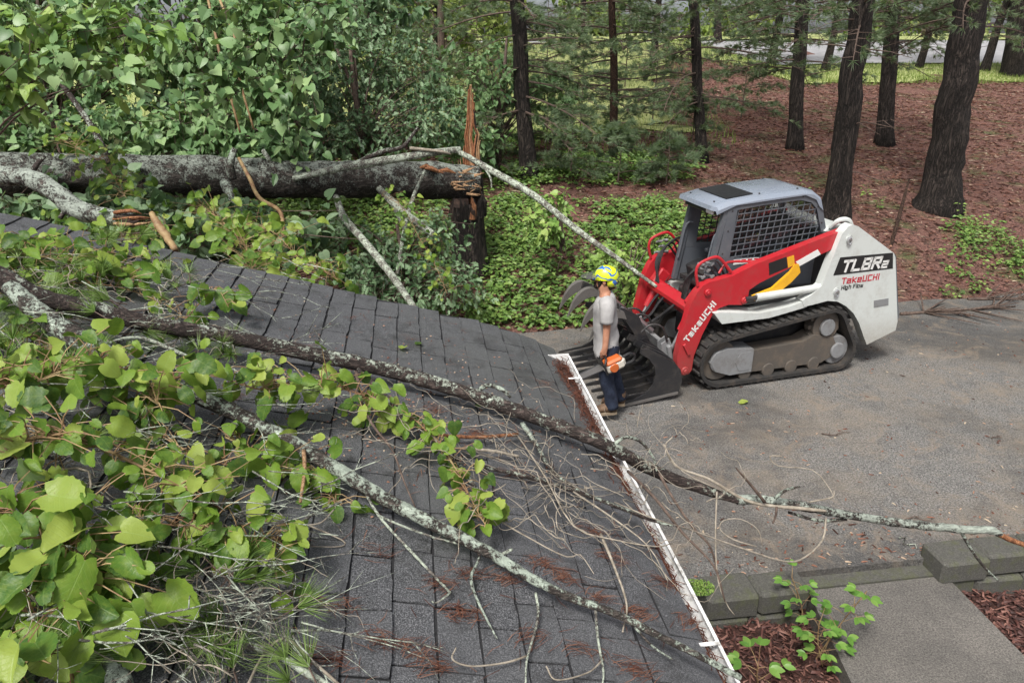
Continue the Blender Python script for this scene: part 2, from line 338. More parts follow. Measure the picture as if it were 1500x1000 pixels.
mat_paint('black_steel', (.016, .016, .018), .42, (.10, .085, .07), .55)
mat_paint('worn_steel', (.17, .16, .15), .45, (.06, .05, .04), .7, metal=.4)
mat_paint('frame_grey', (.19, .195, .20), .6, (.075, .055, .04), .8)
mat_paint('muddy_frame', (.075, .065, .055), .8, (.16, .12, .085), .8)
mat_paint('rubber', (.022, .021, .020), .75, (.13, .10, .075), .6, coat=0)
mat_paint('yellow_paint', (.70, .36, .01), .4, (.2, .13, .05), .3)
mat_paint('chrome', (.55, .55, .56), .25, (.2, .18, .16), .3, metal=.9)
mat_paint('sticker_white', (.66, .66, .64), .4, (.4, .38, .34), .2)
mat_paint('sticker_black', (.008, .008, .009), .4, (.05, .05, .05), .2)
mat_paint('sticker_red', (.42, .012, .03), .4, (.2, .05, .05), .1)
mat_paint('cushion', (.06, .062, .065), .7, (.1, .1, .1), .2, coat=0)
t = NT('dark_glass'); t.col((.02, .024, .026)); t.rough(.06); t.set(Specular_IOR_Level=.6, Alpha=.3)
t = NT('clear_visor'); t.col((.12, .12, .12)); t.rough(.15); t.set(Alpha=.45)
# person
mat_mottle('skin', (.36, .17, .105), (.44, .225, .145), 14, .55, .1, .002)
mat_mottle('hair', (.012, .009, .007), (.03, .02, .015), 60, .6, .3, .004)
mat_mottle('shirt', (.28, .275, .275), (.41, .405, .40), 5, .9, .35, .02)
mat_mottle('denim', (.007, .010, .022), (.024, .033, .058), 9, .85, .5, .012, fine=120)
mat_mottle('boot', (.07, .042, .026), (.17, .11, .07), 20, .75, .3, .004)
mat_mottle('boot_sole', (.16, .12, .08), (.26, .21, .15), 20, .8, .2)
t = NT('helmet'); v = t.coord('Object'); hn = t.noise(v, 6.5, 0, .5, 1.2)
k = t.ramp(t.math('ABSOLUTE', t.math('SUBTRACT', hn, .52)), [(.050, 1.), (.062, 0.)]); t.col(t.mix(k, (.60, .70, .02), (.03, .13, .42))); t.rough(.32); t.set(Coat_Weight=.4)
mat_paint('saw_orange', (.50, .11, .02), .4, (.2, .1, .05), .3); mat_paint('saw_white', (.60, .57, .50), .45, (.3, .25, .18), .4)
mat_mottle('blue_cloth', (.16, .22, .40), (.30, .36, .52), 9, .85, .2); mat_mottle('khaki_cloth', (.22, .18, .13), (.3, .25, .19), 9, .85, .2)
# ================================================================== THE SETTING
EV = Vector((-.1353, .9908, 0)); EU = Vector((.9908, .1353, 0))        # along the eave (away), across it (right)
def drive_edge(x): return 9.4 + .21 * (min(60, max(-40, x)) - .47)
def ground_z(x, y):
    t = y - drive_edge(x)
    if t < 0:
        return -.05 if y > 4.9 + .14 * x else -.34
    z = interp(t, [0, .5, 2, 4, 8, 14, 19, 26, 40, 300], [-.03, .12, .58, .93, 1.45, 2.02, 2.56, 3.3, 3.45, 3.6])
    sm = lambda a, b, v_: (lambda w_: w_ * w_ * (3 - 2 * w_))(min(1, max(0, (v_ - a) / (b - a))))
    z += .95 * sm(8, 17, t) * (1 - sm(18.2, 20, t)) * (1 - sm(6.0, 10.5, x))      # crest of the lawn in front of the street
    k = min(1, t / 2)
    z += k * (.10 * mnoise.noise(Vector((x * .5, y * .5, 3))) + .04 * mnoise.noise(Vector((x * 1.9, y * 1.9, 8))))
    return z
def on_ground(px, py, lo=6, hi=60):
    for _ in range(50):
        m = (lo + hi) / 2; p = PD(px, py, m)
        if p.z > ground_z(p.x, p.y): lo = m
        else: hi = m
    return PD(px, py, lo), lo
xs = list(np.arange(-16, 22.01, .35)); xs = [-400, -150, -70, -35, -22] + xs + [27, 35, 50, 80, 160, 400]
ys = [-60, -20, -6] + list(np.arange(-2, 24, .35)) + [25, 26.5, 28, 30, 33, 37, 42, 50, 65, 90, 150, 300, 600, 1200]
mb = MB(); nx = len(xs)
mb.add([(x, y, ground_z(x, y)) for y in ys for x in xs], [(j * nx + i, j * nx + i + 1, (j + 1) * nx + i + 1, (j + 1) * nx + i) for j in range(len(ys) - 1) for i in range(nx - 1)])
mb.build('ground', 'needle_ground', smooth=True, kind='structure')
# lawn behind the pines: a strip laid just above the terrain
def sheet(name, mat, xa, xb, ta, tb, dz, nx_=40, ny_=14, wob=0.0):
    mb = MB(); vs = []
    for j in range(ny_ + 1):
        for i in range(nx_ + 1):
            x = lerp(xa, xb, i / nx_); e0 = wob * mnoise.noise(Vector((x * .35, 1, 5))) * (1 - j / ny_)
            if wob and xb < 8: x += (1.6 * mnoise.noise(Vector((j * .45, 3, 9))) - 1.5 * (1 - j / ny_)) * (i / nx_) ** 6
            y = drive_edge(min(max(x, -40), 60)) + lerp(ta, tb, j / ny_) + e0
            vs.append((x, y, ground_z(x, y) + dz))
    w = nx_ + 1
    mb.add(vs, [(j * w + i, j * w + i + 1, (j + 1) * w + i + 1, (j + 1) * w + i) for j in range(ny_) for i in range(nx_)])
    return mb.build(name, mat, smooth=True, kind='structure')
sheet('lawn', 'lawn', -22, 5.4, 8.2, 19, .05, 80, 40, 2.8)
sheet('grass_verge', 'lawn', 5.4, 45, 15.2, 19, .05, 100, 14, 1.6)
sheet('street', 'street_asphalt', -60, 90, 19.2, 29, .06, 120, 16)
sheet('far_lawn', 'lawn', -120, 150, 29.2, 260, .12, 120, 80)
# driveway slab
def slab(name, mat, poly, ztop, zbot, kind='structure'):
    mb = MB(); mb.prism(poly, zbot, ztop, 'xy'); return mb.build(name, mat, kind=kind)
def near_edge(x): return 4.40 + .147 * (x - 1.57)
poly = [(-1.2, near_edge(-1.2)), (30, near_edge(30))]
far = [(x, drive_edge(x) + .16 * mnoise.noise(Vector((x * .9, 0, 2))) + .07 * mnoise.noise(Vector((x * 4, 0, 7)))) for x in np.arange(30, -1.3, -.25)]
slab('driveway', 'asphalt', poly + [(a, b) for a, b in far], 0, -.3)
# concrete path, one step lower than the driveway
pa, pb, pc, pd_ = PZ(1195, 893, -.10), PZ(1400, 868, -.10), PZ(1640, 1110, -.10), PZ(1300, 1120, -.10)
slab('path', 'concrete', [(pd_.x, pd_.y), (pc.x, pc.y), (pb.x, near_edge(pb.x) - .13), (pa.x, near_edge(pa.x) - .13)], -.068, -.34)
# dark step strip between driveway and path
slab('path_step', 'block', [(pa.x - .02, near_edge(pa.x) - .126), (pb.x, near_edge(pb.x) - .126), (pb.x, near_edge(pb.x) - .004), (pa.x - .02, near_edge(pa.x) - .004)], -.055, -.33)
# mulch beds (low mounded sheets) and their chips
def bed(name, x0, x1, y0, y1, z, skipf):
    mb = MB(); n = 26; vs = []
    for j in range(n + 1):
        for i in range(n + 1):
            x = lerp(x0, x1, i / n); y = lerp(y0, y1, j / n) + .147 * (x - x0)
            vs.append((x, y, z + .05 * mnoise.noise(Vector((x * 3, y * 3, 1)))))
    w = n + 1; mb.add(vs, [(j * w + i, j * w + i + 1, (j + 1) * w + i + 1, (j + 1) * w + i) for j in range(n) for i in range(n)])
    o = mb.build(name, 'mulch_soil', smooth=True, kind='structure')
    ch = MB()
    for _ in range(7000):
        x, y = U(x0, x1), U(y0, y1); yy = y + .147 * (x - x0)
        p = Vector((x, yy, z + .05 * mnoise.noise(Vector((x * 3, yy * 3, 1))) + U(.0, .03)))
        if skipf(p): continue
        q = Quaternion((U(-.5, .5), U(-.5, .5), U(-1, 1), U(-1, 1))).normalized(); q = Quaternion((0, 0, 1), U(0, 6.3)) @ Quaternion((1, 0, 0), U(-.6, .6)) @ Quaternion((0, 1, 0), U(-.5, .5))
        L, W = U(.010, .042), U(.004, .012)
        ch.add([p + q @ Vector(c) for c in ((-L, -W, 0), (L, -W * .6, .004), (L * .9, W, 0), (-L * .8, W * .7, .006), (0, 0, .008))], [(0, 1, 4), (1, 2, 4), (2, 3, 4), (3, 0, 4)], tint=U(0, 1) ** 1.3)
    ch.build('mulch_chips', 'mulch_chip', kind='stuff', label='reddish brown shredded bark mulch chips in garden bed beside ' + ('white gutter' if x0 < 1.5 else 'block wall'), cat='mulch')
bed('mulch_bed', .3, 2.35, 2.0, 4.28, -.24, lambda p: p.y > near_edge(p.x) - .14)
def right_of_path(p): a, b = proj(p)[:2]; return not (a > 1398 + (b - 868) * .92)
bed('mulch_bed', 2.6, 4.6, 2.6, 4.62, -.24, right_of_path)
# block edging and low wall
blk = []
def block_mesh(i):
    mb = MB(); mb.box((0, 0, 0), (.395 + U(-.008, .006), .19, .19), None, .014 + U(0, .008)); me = bpy.data.meshes.new('block')
    vs = [Vector(p) + Vector((mnoise.noise(Vector(p) * 9 + Vector((i * 3, 0, 0))), mnoise.noise(Vector(p) * 9 + Vector((i * 3, 5, 0))), mnoise.noise(Vector(p) * 9 + Vector((i * 3, 9, 0))))) * .006 for p in mb.v]
    vs = [Vector((p.x, p.y * (1.45 if i < 3 else 1.3), p.z)) for p in vs]; me.from_pydata(vs, [], mb.f); me.materials.append(M['block']); me.update(); return me
blk = [block_mesh(i) for i in range(5)]
ang = math.atan(.147)
def wall_of_blocks(name, x0, n, rows, ztop, label, off):
    e = empty(name, (x0, near_edge(x0), ztop - .2 * rows), ang, label, 'wall')
    for r in range(rows):
        for k in range(n):
            obj_from_mesh('block', blk[(k + r * 2) % 5], e, Matrix.Translation((.2 + k * .402 + (0.06 if r % 2 else 0) + U(-.006, .006), off + U(-.012, .012), .1 + .2 * r)) @ Matrix.Rotation(U(-.015, .015), 4, 'Z'))
    return e
wall_of_blocks('block_edging', 1.30, 2, 2, .035, 'mossy concrete block edging between driveway and mulch beside the white gutter', -.10)
wall_of_blocks('block_wall', 3.12, 4, 2, .115, 'low two-course concrete block wall at right edge of the driveway', -.06)
mb = MB(); mp = PZ(1045, 872, .0)
for _ in range(500):
    a = U(0, 6.3); r = U(0, 1) ** .5; p = Vector((1.36 + .11 * r * math.cos(a), near_edge(1.36) - .10 + .09 * r * math.sin(a), .040)); h = U(.006, .02)
    mb.add([p + Vector((-.006, 0, 0)), p + Vector((.006, 0, 0)), p + Vector((U(-.01, .01), U(-.01, .01), h))], [(0, 1, 2)], tint=U(.2, 1))
mb.build('moss', 'light_leaf', kind='stuff', label='cushion of yellow green moss on end of block edging', cat='moss')

# ================================================================== HOUSE: roof, shingles, gutter
EZ = 1.95
G0 = PZ(835, 520, EZ); G1 = PZ(1085, 1000, EZ)          # outer gutter lip, far and near
def q_r(p): d = Vector((p.x - G1.x, p.y - G1.y, 0)); return -d.dot(EU), d.dot(EV)
SL = .30; RAKE = 2.615
def roof_plane_z(q): return EZ + SL * q
def sag(q, r):
    k = max(0, 1 - max(0, q - .02) / .55) ** 2; e = interp(r, [-1, .8, 2.0, 2.6], [.25, .45, .85, 1.0])
    return .085 * k * e
def roof_pt(q, r, h=0.0):
    z = roof_plane_z(q) - sag(q, r) + .006 * mnoise.noise(Vector((q * 2, r * 2, 0))) + h
    return Vector((G1.x, G1.y, 0)) - EU * q + EV * r + Vector((0, 0, z))
def on_roof(px, py, h=0.0):
    r_ = ray(px, py); gu = Vector((G1.x, G1.y, 0)).dot(EU)
    t = (EZ + h + SL * gu - CAMH) / (r_.z + SL * r_.dot(EU)); return CAMP + r_ * t
HO = Vector((G1.x, G1.y, 0)) - EU * .3
house = empty('house', (HO.x, HO.y, -.3), 0, 'low house roof of dark grey asphalt shingles edged by a white gutter', 'house')
hb = Vector((HO.x, HO.y, -.3))
EAVE = .052
# deck
mb = MB(); nq, nr = 40, 30; vs = []
for top in (0, 1):
    for j in range(nr + 1):
        for i in range(nq + 1):
            q = EAVE + .012 + (5.2 - EAVE) * (i / nq) ** 1.3; vs.append(roof_pt(q, lerp(-3.2, RAKE - .015, j / nr), -.012 if top == 0 else -.15))
w = nq + 1; n1 = w * (nr + 1); fs = []
for j in range(nr):
    for i in range(nq):
        a = j * w + i; fs.append((a, a + 1, a + w + 1, a + w)); fs.append((n1 + a, n1 + a + w, n1 + a + w + 1, n1 + a + 1))
for j in range(nr):
    for a, fl in ((j * w, 0), (j * w + nq, 1)): fs.append((a, a + w, n1 + a + w, n1 + a) if fl == 0 else (a, n1 + a, n1 + a + w, a + w))
for i in range(nq):
    for a, fl in ((i, 0), (nr * w + i, 1)): fs.append((a, n1 + a, n1 + a + 1, a + 1) if fl == 0 else (a, a + 1, n1 + a + 1, n1 + a))
mb.add(vs, fs); roof = mb.build('roof', 'felt_and_joint_shade', house, origin=hb)
# shingle tabs
EXP, TAB = .1215, .232
def tab_mesh(i):
    L, Wd, th = TAB - .0075, EXP * 2.05, .0075; nl = 4; vs = []; fs = []
    curl = [R.choice((0, 0, 0, .0035, .006)) for _ in range(2)]
    for k in range(nl + 1):
        y = lerp(-L / 2, L / 2, k / nl); lift = lerp(curl[0], curl[1], k / nl); je = U(-.004, .004)
        vs += [(Wd * .75, y, -.010), (Wd * .229, y, -.0019), (-Wd * .25 + je, y, .004 + lift), (-Wd * .25 + je, y, .004 + lift - th)]
    for k in range(nl):
        a = k * 4
        for c in range(3): fs.append((a + c, a + 4 + c, a + 5 + c, a + 1 + c))
    for a in (0, nl * 4): fs.append((a, a + 1, a + 2, a + 3) if a == 0 else (a + 3, a + 2, a + 1, a))
    me = bpy.data.meshes.new('shingle'); me.from_pydata(vs, [], fs); me.materials.append(M['shingle']); me.materials.append(M['felt_and_joint_shade'])
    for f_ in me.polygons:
        if f_.index < nl * 3 and f_.index % 3 == 0: f_.material_index = 1  # dark upper face peeps out at each course as a painted shadow and dirt line
    me.update(); return me
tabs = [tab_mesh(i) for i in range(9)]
rest = MB(); cand = []
for c_ in range(40):
    off = (c_ * .37 + U(-.12, .12)) % 1.0
    k = 0; r1 = RAKE
    rr = RAKE + .012 - TAB * off
    lens = []
    r_hi = RAKE + .012
    r_c = r_hi - TAB * (off if off > .3 else off + .5) / 1.0 + TAB / 2
    while r_c > -3.0:
        q = EAVE + EXP * (c_ + .5)
        cand.append((c_, q, r_c)); r_c -= TAB
vis = []
for (c_, q, r_c) in cand:
    p = roof_pt(q, r_c); px, py, dep = proj(p)
    inside = dep > 0 and -70 < px < 1570 and 250 < py < 1075
    vis.append((0 if inside else 1, -(1 / max(dep, .1)), c_, q, r_c))
vis.sort()
nb = 0
for (out, _, c_, q, r_c) in vis:
    r_c2 = min(r_c, RAKE + .02 - TAB * .27)
    p = roof_pt(q - EXP * .02, r_c2, .004); px_ = (roof_pt(q - .04, r_c2) - roof_pt(q + .04, r_c2)).normalized(); py_ = (roof_pt(q, r_c2 + .08) - roof_pt(q, r_c2 - .08)).normalized()
    x = -px_; y = -(py_ - x * py_.dot(x)).normalized(); z = x.cross(y)
    m4 = Matrix((x, y, z)).transposed().to_4x4()
    m4 = m4 @ Matrix.Rotation(U(-.010, .010), 4, 'Z') @ Matrix.Rotation(U(-.006, .006), 4, 'X')
    m4.translation = p - hb + x * U(-.003, .003) + z * U(0, .0025)
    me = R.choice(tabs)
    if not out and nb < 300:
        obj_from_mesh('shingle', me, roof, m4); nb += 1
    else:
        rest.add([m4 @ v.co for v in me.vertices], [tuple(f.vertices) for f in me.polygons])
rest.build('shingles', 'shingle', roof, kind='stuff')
# walls, fascia, gutter
def hpt(q, r, z): return Vector((G1.x, G1.y, 0)) - EU * q + EV * r + Vector((0, 0, z))
mb = MB(); qa, qb, ra, rb = .45, 5.0, -3.0, RAKE - .25
vs = [hpt(q, r, z) for z in (-.3, 1.86) for q, r in ((qa, ra), (qb, ra), (qb, rb), (qa, rb))] ; vs[5] = hpt(qb, ra, 3.2); vs[6] = hpt(qb, rb, 3.2)
mb.add(vs, [(0, 1, 5, 4), (1, 2, 6, 5), (2, 3, 7, 6), (3, 0, 4, 7), (4, 5, 6, 7)]); mb.build('wall', 'siding', house, origin=hb)
mb = MB(); mb.bar(hpt(.145, -3.2, 1.85), hpt(.145, RAKE - .03, 1.85), .02, .15); mb.build('fascia', 'siding', house, origin=hb)
def loft(rows, closed=False):
    n = len(rows[0]); vs = [p for r in rows for p in r]; fs = []
    for j in range(len(rows) - 1):
        for i in range(n - (0 if closed else 1)):
            i2 = (i + 1) % n; fs.append((j * n + i, j * n + i2, (j + 1) * n + i2, (j + 1) * n + i))
    return vs, fs
gr0, gr1 = -3.2, (Vector((G0.x, G0.y, 0)) - Vector((G1.x, G1.y, 0))).dot(EV)
prof = [(.132, 1.93), (.132, 1.83), (.05, 1.83), (.03, 1.86), (.012, 1.905), (.0, 1.925), (.0, 1.95), (.011, 1.95), (.011, 1.945), (.004, 1.943), (.004, 1.925), (.016, 1.903), (.034, 1.862), (.053, 1.834), (.128, 1.834), (.128, 1.93)]
mb = MB(); rows = []
for j in range(27):
    r = lerp(gr0, gr1, j / 26); wv = .012 * mnoise.noise(Vector((r * 1.3, 0, 4))) - (.05 * max(0, (r - 1.9) / .6) ** 2 * .0)
    rows.append([hpt(a + .010 * mnoise.noise(Vector((r * 1.1, 7, 4))), r, z + wv) for a, z in prof])
vs, fs = loft(rows, True); mb.add(vs, fs); mb.add(rows[-1], [tuple(range(len(prof)))]); mb.add(rows[0], [tuple(range(len(prof) - 1, -1, -1))])
gut = mb.build('gutter', 'gutter_white', house, origin=hb, auto=40)
for (sx, sy) in ((1053, 941), (872, 552)):
    a = PZ(sx, sy, 1.953); q, r = q_r(a); mb = MB(); mb.box(hpt(.040, r, 1.9535), (.075, .014, .003), Matrix.Rotation(math.atan2(EU.y, EU.x), 3, 'Z')); mb.build('gutter_strap', 'gutter_white', gut, origin=hb)
mb = MB(); e0 = hpt(.0, gr1, 1.94); mb.prism([(0, 0), (.11, 0), (.13, .10), (.0, .10)], 0, .006, 'xz')
mb.v = [tuple(hpt(.13 - p[0], gr1 + .03 + p[1], 1.845 + p[2])) for p in mb.v]; mb.build('gutter_end_cap', 'gutter_white', gut, origin=hb)
# debris lying in the gutter
def needle_heap(mb, cpt, n, rad, L=(.05, .12), w=.0013, ax=None, tmax=1.0, flat=.012):
    for _ in range(n):
        a = U(0, 6.3); d = R.gauss(0, rad); p = cpt(d, R.gauss(0, rad)); l = U(*L) / 2
        th = U(0, 6.3) if ax is None else ax + R.gauss(0, .55); dv = Vector((math.cos(th), math.sin(th), U(-.12, .12))) ; sv = Vector((-dv.y, dv.x, 0)) * w
        mid = p + Vector((0, 0, U(.0, flat))); bend = sv.normalized() * U(-.012, .012)
        a_, b_ = mid - dv * l, mid + dv * l
        mb.add([a_ - sv, a_ + sv, mid + bend + sv + Vector((0, 0, .004)), mid + bend - sv + Vector((0, 0, .004)), b_], [(0, 1, 2, 3), (3, 2, 4)], tint=U(0, tmax))
mb = MB()
for k in range(230):
    r0 = lerp(-.9, gr1 - .05, (k + U(0, 1)) / 230)
    needle_heap(mb, lambda a, b: hpt(min(.118, max(.036, .075 + a * .9)), r0 + b * 1.6, 1.902 + .018 * mnoise.noise(Vector((r0 * 5, 0, 0))) + U(0, .03)), 13, .03, (.03, .09), .0018, math.atan2(EV.y, EV.x), flat=.02, tmax=.65)
vs = [hpt(q, r, 1.900 + .012 * mnoise.noise(Vector((r * 9, q * 20, 0)))) for r in np.linspace(-1, gr1 - .02, 80) for q in (.024, .05, .09, .126)]
mb.add(vs, [(j * 4 + i, j * 4 + i + 1, j * 4 + i + 5, j * 4 + i + 4) for j in range(79) for i in range(3)], tint=.12)
mb.build('gutter_litter', 'needle_dead', kind='stuff', label='brown pine needles and leaf litter filling the white gutter', cat='litter')
mb = MB()
NH = [(560, 945, 55), (425, 800, 60), (650, 860, 50), (680, 905, 70), (610, 955, 50), (500, 895, 40), (480, 970, 60), (800, 830, 60), (830, 850, 60), (900, 820, 45), (940, 900, 60), (935, 985, 60), (760, 700, 50), (690, 845, 40), (740, 850, 50), (560, 815, 20), (640, 980, 50), (780, 935, 40), (430, 885, 20), (860, 960, 30), (455, 512, 20), (800, 560, 30), (640, 605, 45), (560, 600, 40), (700, 640, 60), (520, 470, 12), (600, 500, 12), (880, 880, 40), (1010, 905, 40), (340, 585, 40), (400, 520, 25), (470, 560, 30), (975, 850, 50), (870, 780, 45)]
for (a, b, n) in NH:
    p0 = on_roof(a, b); q0, r0 = q_r(p0); axn = U(-.4, .6)
    needle_heap(mb, lambda u_, v_: roof_pt(q0 + u_, r0 + v_ * .6, .012), int(n * .8), .028, (.03, .085), .0009, axn)
for _ in range(420):
    q0, r0 = U(.1, 2.4), U(-.4, 2.5); needle_heap(mb, lambda u_, v_: roof_pt(q0 + u_, r0 + v_, .012), 1, .01, (.04, .09), .001)
mb.build('needle_litter', 'needle_dead', kind='stuff', label='small heaps of dry reddish pine needles scattered on the shingles', cat='pine needles')
mb = MB()                                                              # wood crumbs and bark specks
for _ in range(900):
    a, b = U(200, 900), U(400, 700)
    if R.random() < .6: a, b = R.gauss(560, 110), R.gauss(610, 50)
    p = on_roof(a, b); q0, r0 = q_r(p)
    if q0 < .1 or r0 > 2.55: continue
    p = roof_pt(q0, r0, .011); s_ = U(.002, .007); z = Quaternion((0, 0, 1), U(0, 6)); mb.add([p + z @ Vector(c) * s_ for c in ((-1, -.5, 0), (1, -.6, .2), (.8, .6, 0), (-.7, .5, .3), (0, 0, .8))], [(0, 1, 4), (1, 2, 4), (2, 3, 4), (3, 0, 4)], tint=U(.3, 1))
mb.build('bark_crumbs', 'litter', kind='stuff', label='tan bark crumbs and wood specks strewn over the shingles', cat='debris')
# ================================================================== TREES AND PLANTS
def leaf_shape(kind):
    """outline points of a leaf in the xy plane, base at the origin, tip near (0, 1)"""
    if kind == 'heart': h = [(0, 0), (.16, -.10), (.36, -.06), (.49, .14), (.47, .38), (.34, .62), (.17, .82), (0, 1.0)]
    elif kind == 'grape': h = [(0, 0), (.12, -.13), (.34, -.13), (.50, .02), (.46, .16), (.56, .28), (.45, .42), (.47, .56), (.30, .66), (.24, .80), (.11, .88), (0, 1.0)]
    elif kind == 'muscat':
        h = [(0, 0), (.10, -.11), (.24, -.15)]
        for k in range(13):
            a = math.radians(-42 + k * 11.2); r = (.53 + .10 * max(0, math.sin(a)) ** 3) * (1 + (.055 if k % 2 else -.02)); h.append((r * math.cos(a) * .86, .40 + r * math.sin(a) * 1.0))
        h[-2] = (h[-2][0] * .85, h[-2][1]); h[-1] = (.045, 1.02); h.append((0, 1.14))
    elif kind == 'oak': h = [(0, 0), (.10, .18), (.24, .26), (.13, .38), (.30, .55), (.16, .66), (.20, .84), (0, 1.0)]
    elif kind == 'oval': h = [(0, 0), (.17, .22), (.22, .48), (.15, .76), (0, 1.0)]
    else: h = [(0, 0), (.3, .35), (.22, .7), (0, 1.)]
    return h
def leaf_geo(kind, fold=.25, droop=.25, wav=0.0, seed=0):
    """right and left half around a raised midrib: verts, faces"""
    h = leaf_shape(kind); n = len(h); vs = []; fs = []
    def z(x, y): return abs(x) * fold - droop * y * y + wav * math.sin(y * 9 + seed) * abs(x) * 2
    mids = [(0, p[1]) for p in h]
    for p in h: vs.append((0, max(0, min(1, p[1])), z(0, max(0, p[1]))))
    for sgn in (1, -1):
        b = len(vs)
        for p in h: vs.append((sgn * p[0], p[1], z(p[0], max(0, p[1]))))
        for i in range(n - 1):
            f = (i, b + i, b + i + 1, i + 1)
            fs.append(f if sgn > 0 else f[::-1])
    # merge degenerate first / last points
    out = []
    for f in fs:
        g = []
        for i in f:
            if i >= n and abs(vs[i][0]) < 1e-6: i = 0 if vs[i][1] < .5 else n - 1
            if i not in g: g.append(i)
        if len(g) > 2: out.append(tuple(g))
    return [Vector(v) for v in vs], out
def leaf_mesh(name, mat, kind, **kw):
    v, f = leaf_geo(kind, **kw); me = bpy.data.meshes.new(name); me.from_pydata(v, [], f); me.materials.append(M[mat])
    me.polygons.foreach_set('use_smooth', np.ones(len(me.polygons), dtype=bool)); me.update(); return me
def leaf_frame(dirv, nrm, roll=0.0):
    y = Vector(dirv).normalized(); z = Vector(nrm); z = (z - y * z.dot(y)); z = z.normalized() if z.length > 1e-5 else y.orthogonal().normalized()
    x = y.cross(z); return Matrix((x, y, z)).transposed()
SMALL = {k: leaf_geo(k, .3, .2) for k in ('heart', 'oak', 'oval', 'tri')}
def add_leaf(mb, p, dirv, nrm, size, kind, tint):
    v, f = SMALL[kind]; F = leaf_frame(dirv, nrm) * 1.0
    mb.add([p + F @ (q * size) for q in v], f, tint=tint)
def add_quadleaf(mb, p, dirv, nrm, size, tint, w=.32):
    F = leaf_frame(dirv, nrm); mb.add([p, p + F @ Vector((w * size, size * .5, .10 * size)), p + F @ Vector((0, size, -.12 * size)), p + F @ Vector((-w * size, size * .5, .10 * size))], [(0, 1, 2), (0, 2, 3)], tint=tint)
def rdir(zb=0.0):
    v = Vector((R.gauss(0, 1), R.gauss(0, 1), R.gauss(0, 1) + zb)); return v.normalized()

# ---- pines
def needle_tuft(mb, p, d, n, L, w, tint, spread=1.0):
    d = d.normalized(); a = d.orthogonal().normalized(); b = d.cross(a)
    for _ in range(n):
        th = U(0, 6.283); k = U(.15, 1.0) * spread
        v = (d + (a * math.cos(th) + b * math.sin(th)) * k); v.z -= .12; v.normalize()
        s = v.orthogonal().normalized(); s = Quaternion(v, U(0, 6.3)) @ s * w; l = L * U(.7, 1.1)
        mb.add([p - s, p + s, p + v * l], [(0, 1, 2)], tint=min(1, max(0, tint + U(-.25, .25))))
def pine_bough(wood, nee, p0, d, L, n_side, tufts, nl=.12, w=.0022, droop=.25, r0=.018, tint=.5, bare=.3, nn=16):
    pts = []; rad = []; d = d.normalized(); sgn = U(-.15, .15)
    for i in range(8):
        t = i / 7; pts.append(p0 + d * L * t + Vector((0, 0, -droop * L * t * t)) + Vector((-d.y, d.x, 0)) * sgn * L * t * t); rad.append(r0 * (1 - .8 * t) + .002)
    wood.tube(pts, rad, 5, tint=.5)
    for k in range(n_side):
        t = bare + (1 - bare) * (k + U(0, 1)) / n_side; i = min(6, int(t * 7)); p = pts[i].lerp(pts[i + 1], t * 7 - i)
        sd_ = Vector((-d.y, d.x, 0)) * R.choice((-1, 1)); v = (d * U(.5, 1.0) + sd_ * U(.4, 1.0) + Vector((0, 0, U(-.3, .25)))).normalized(); l = L * U(.12, .34) * (1.2 - t * .6)
        e = p + v * l + Vector((0, 0, -.1 * l)); wood.tube([p, p.lerp(e, .5) + Vector((0, 0, .02 * l)), e], [.006, .004, .0025], 4, tint=.5)
        for j in range(tufts):
            q = p.lerp(e, U(.35, 1.0)); needle_tuft(nee, q, (v + rdir() * .5), nn, nl * U(.8, 1.15), w, tint + U(-.2, .2))
    needle_tuft(nee, pts[-1], d + Vector((0, 0, -.2)), nn, nl, w, tint)
def trunk_path(base, lean, h, n, wob=.05):
    return [base + Vector((lean[0] * h * i / (n - 1) + wob * mnoise.noise(Vector((i * .35, base.x, 0))) * min(1, i / 3), lean[1] * h * i / (n - 1) + wob * mnoise.noise(Vector((i * .35, base.y, 9))) * min(1, i / 3), h * i / (n - 1))) for i in range(n)]
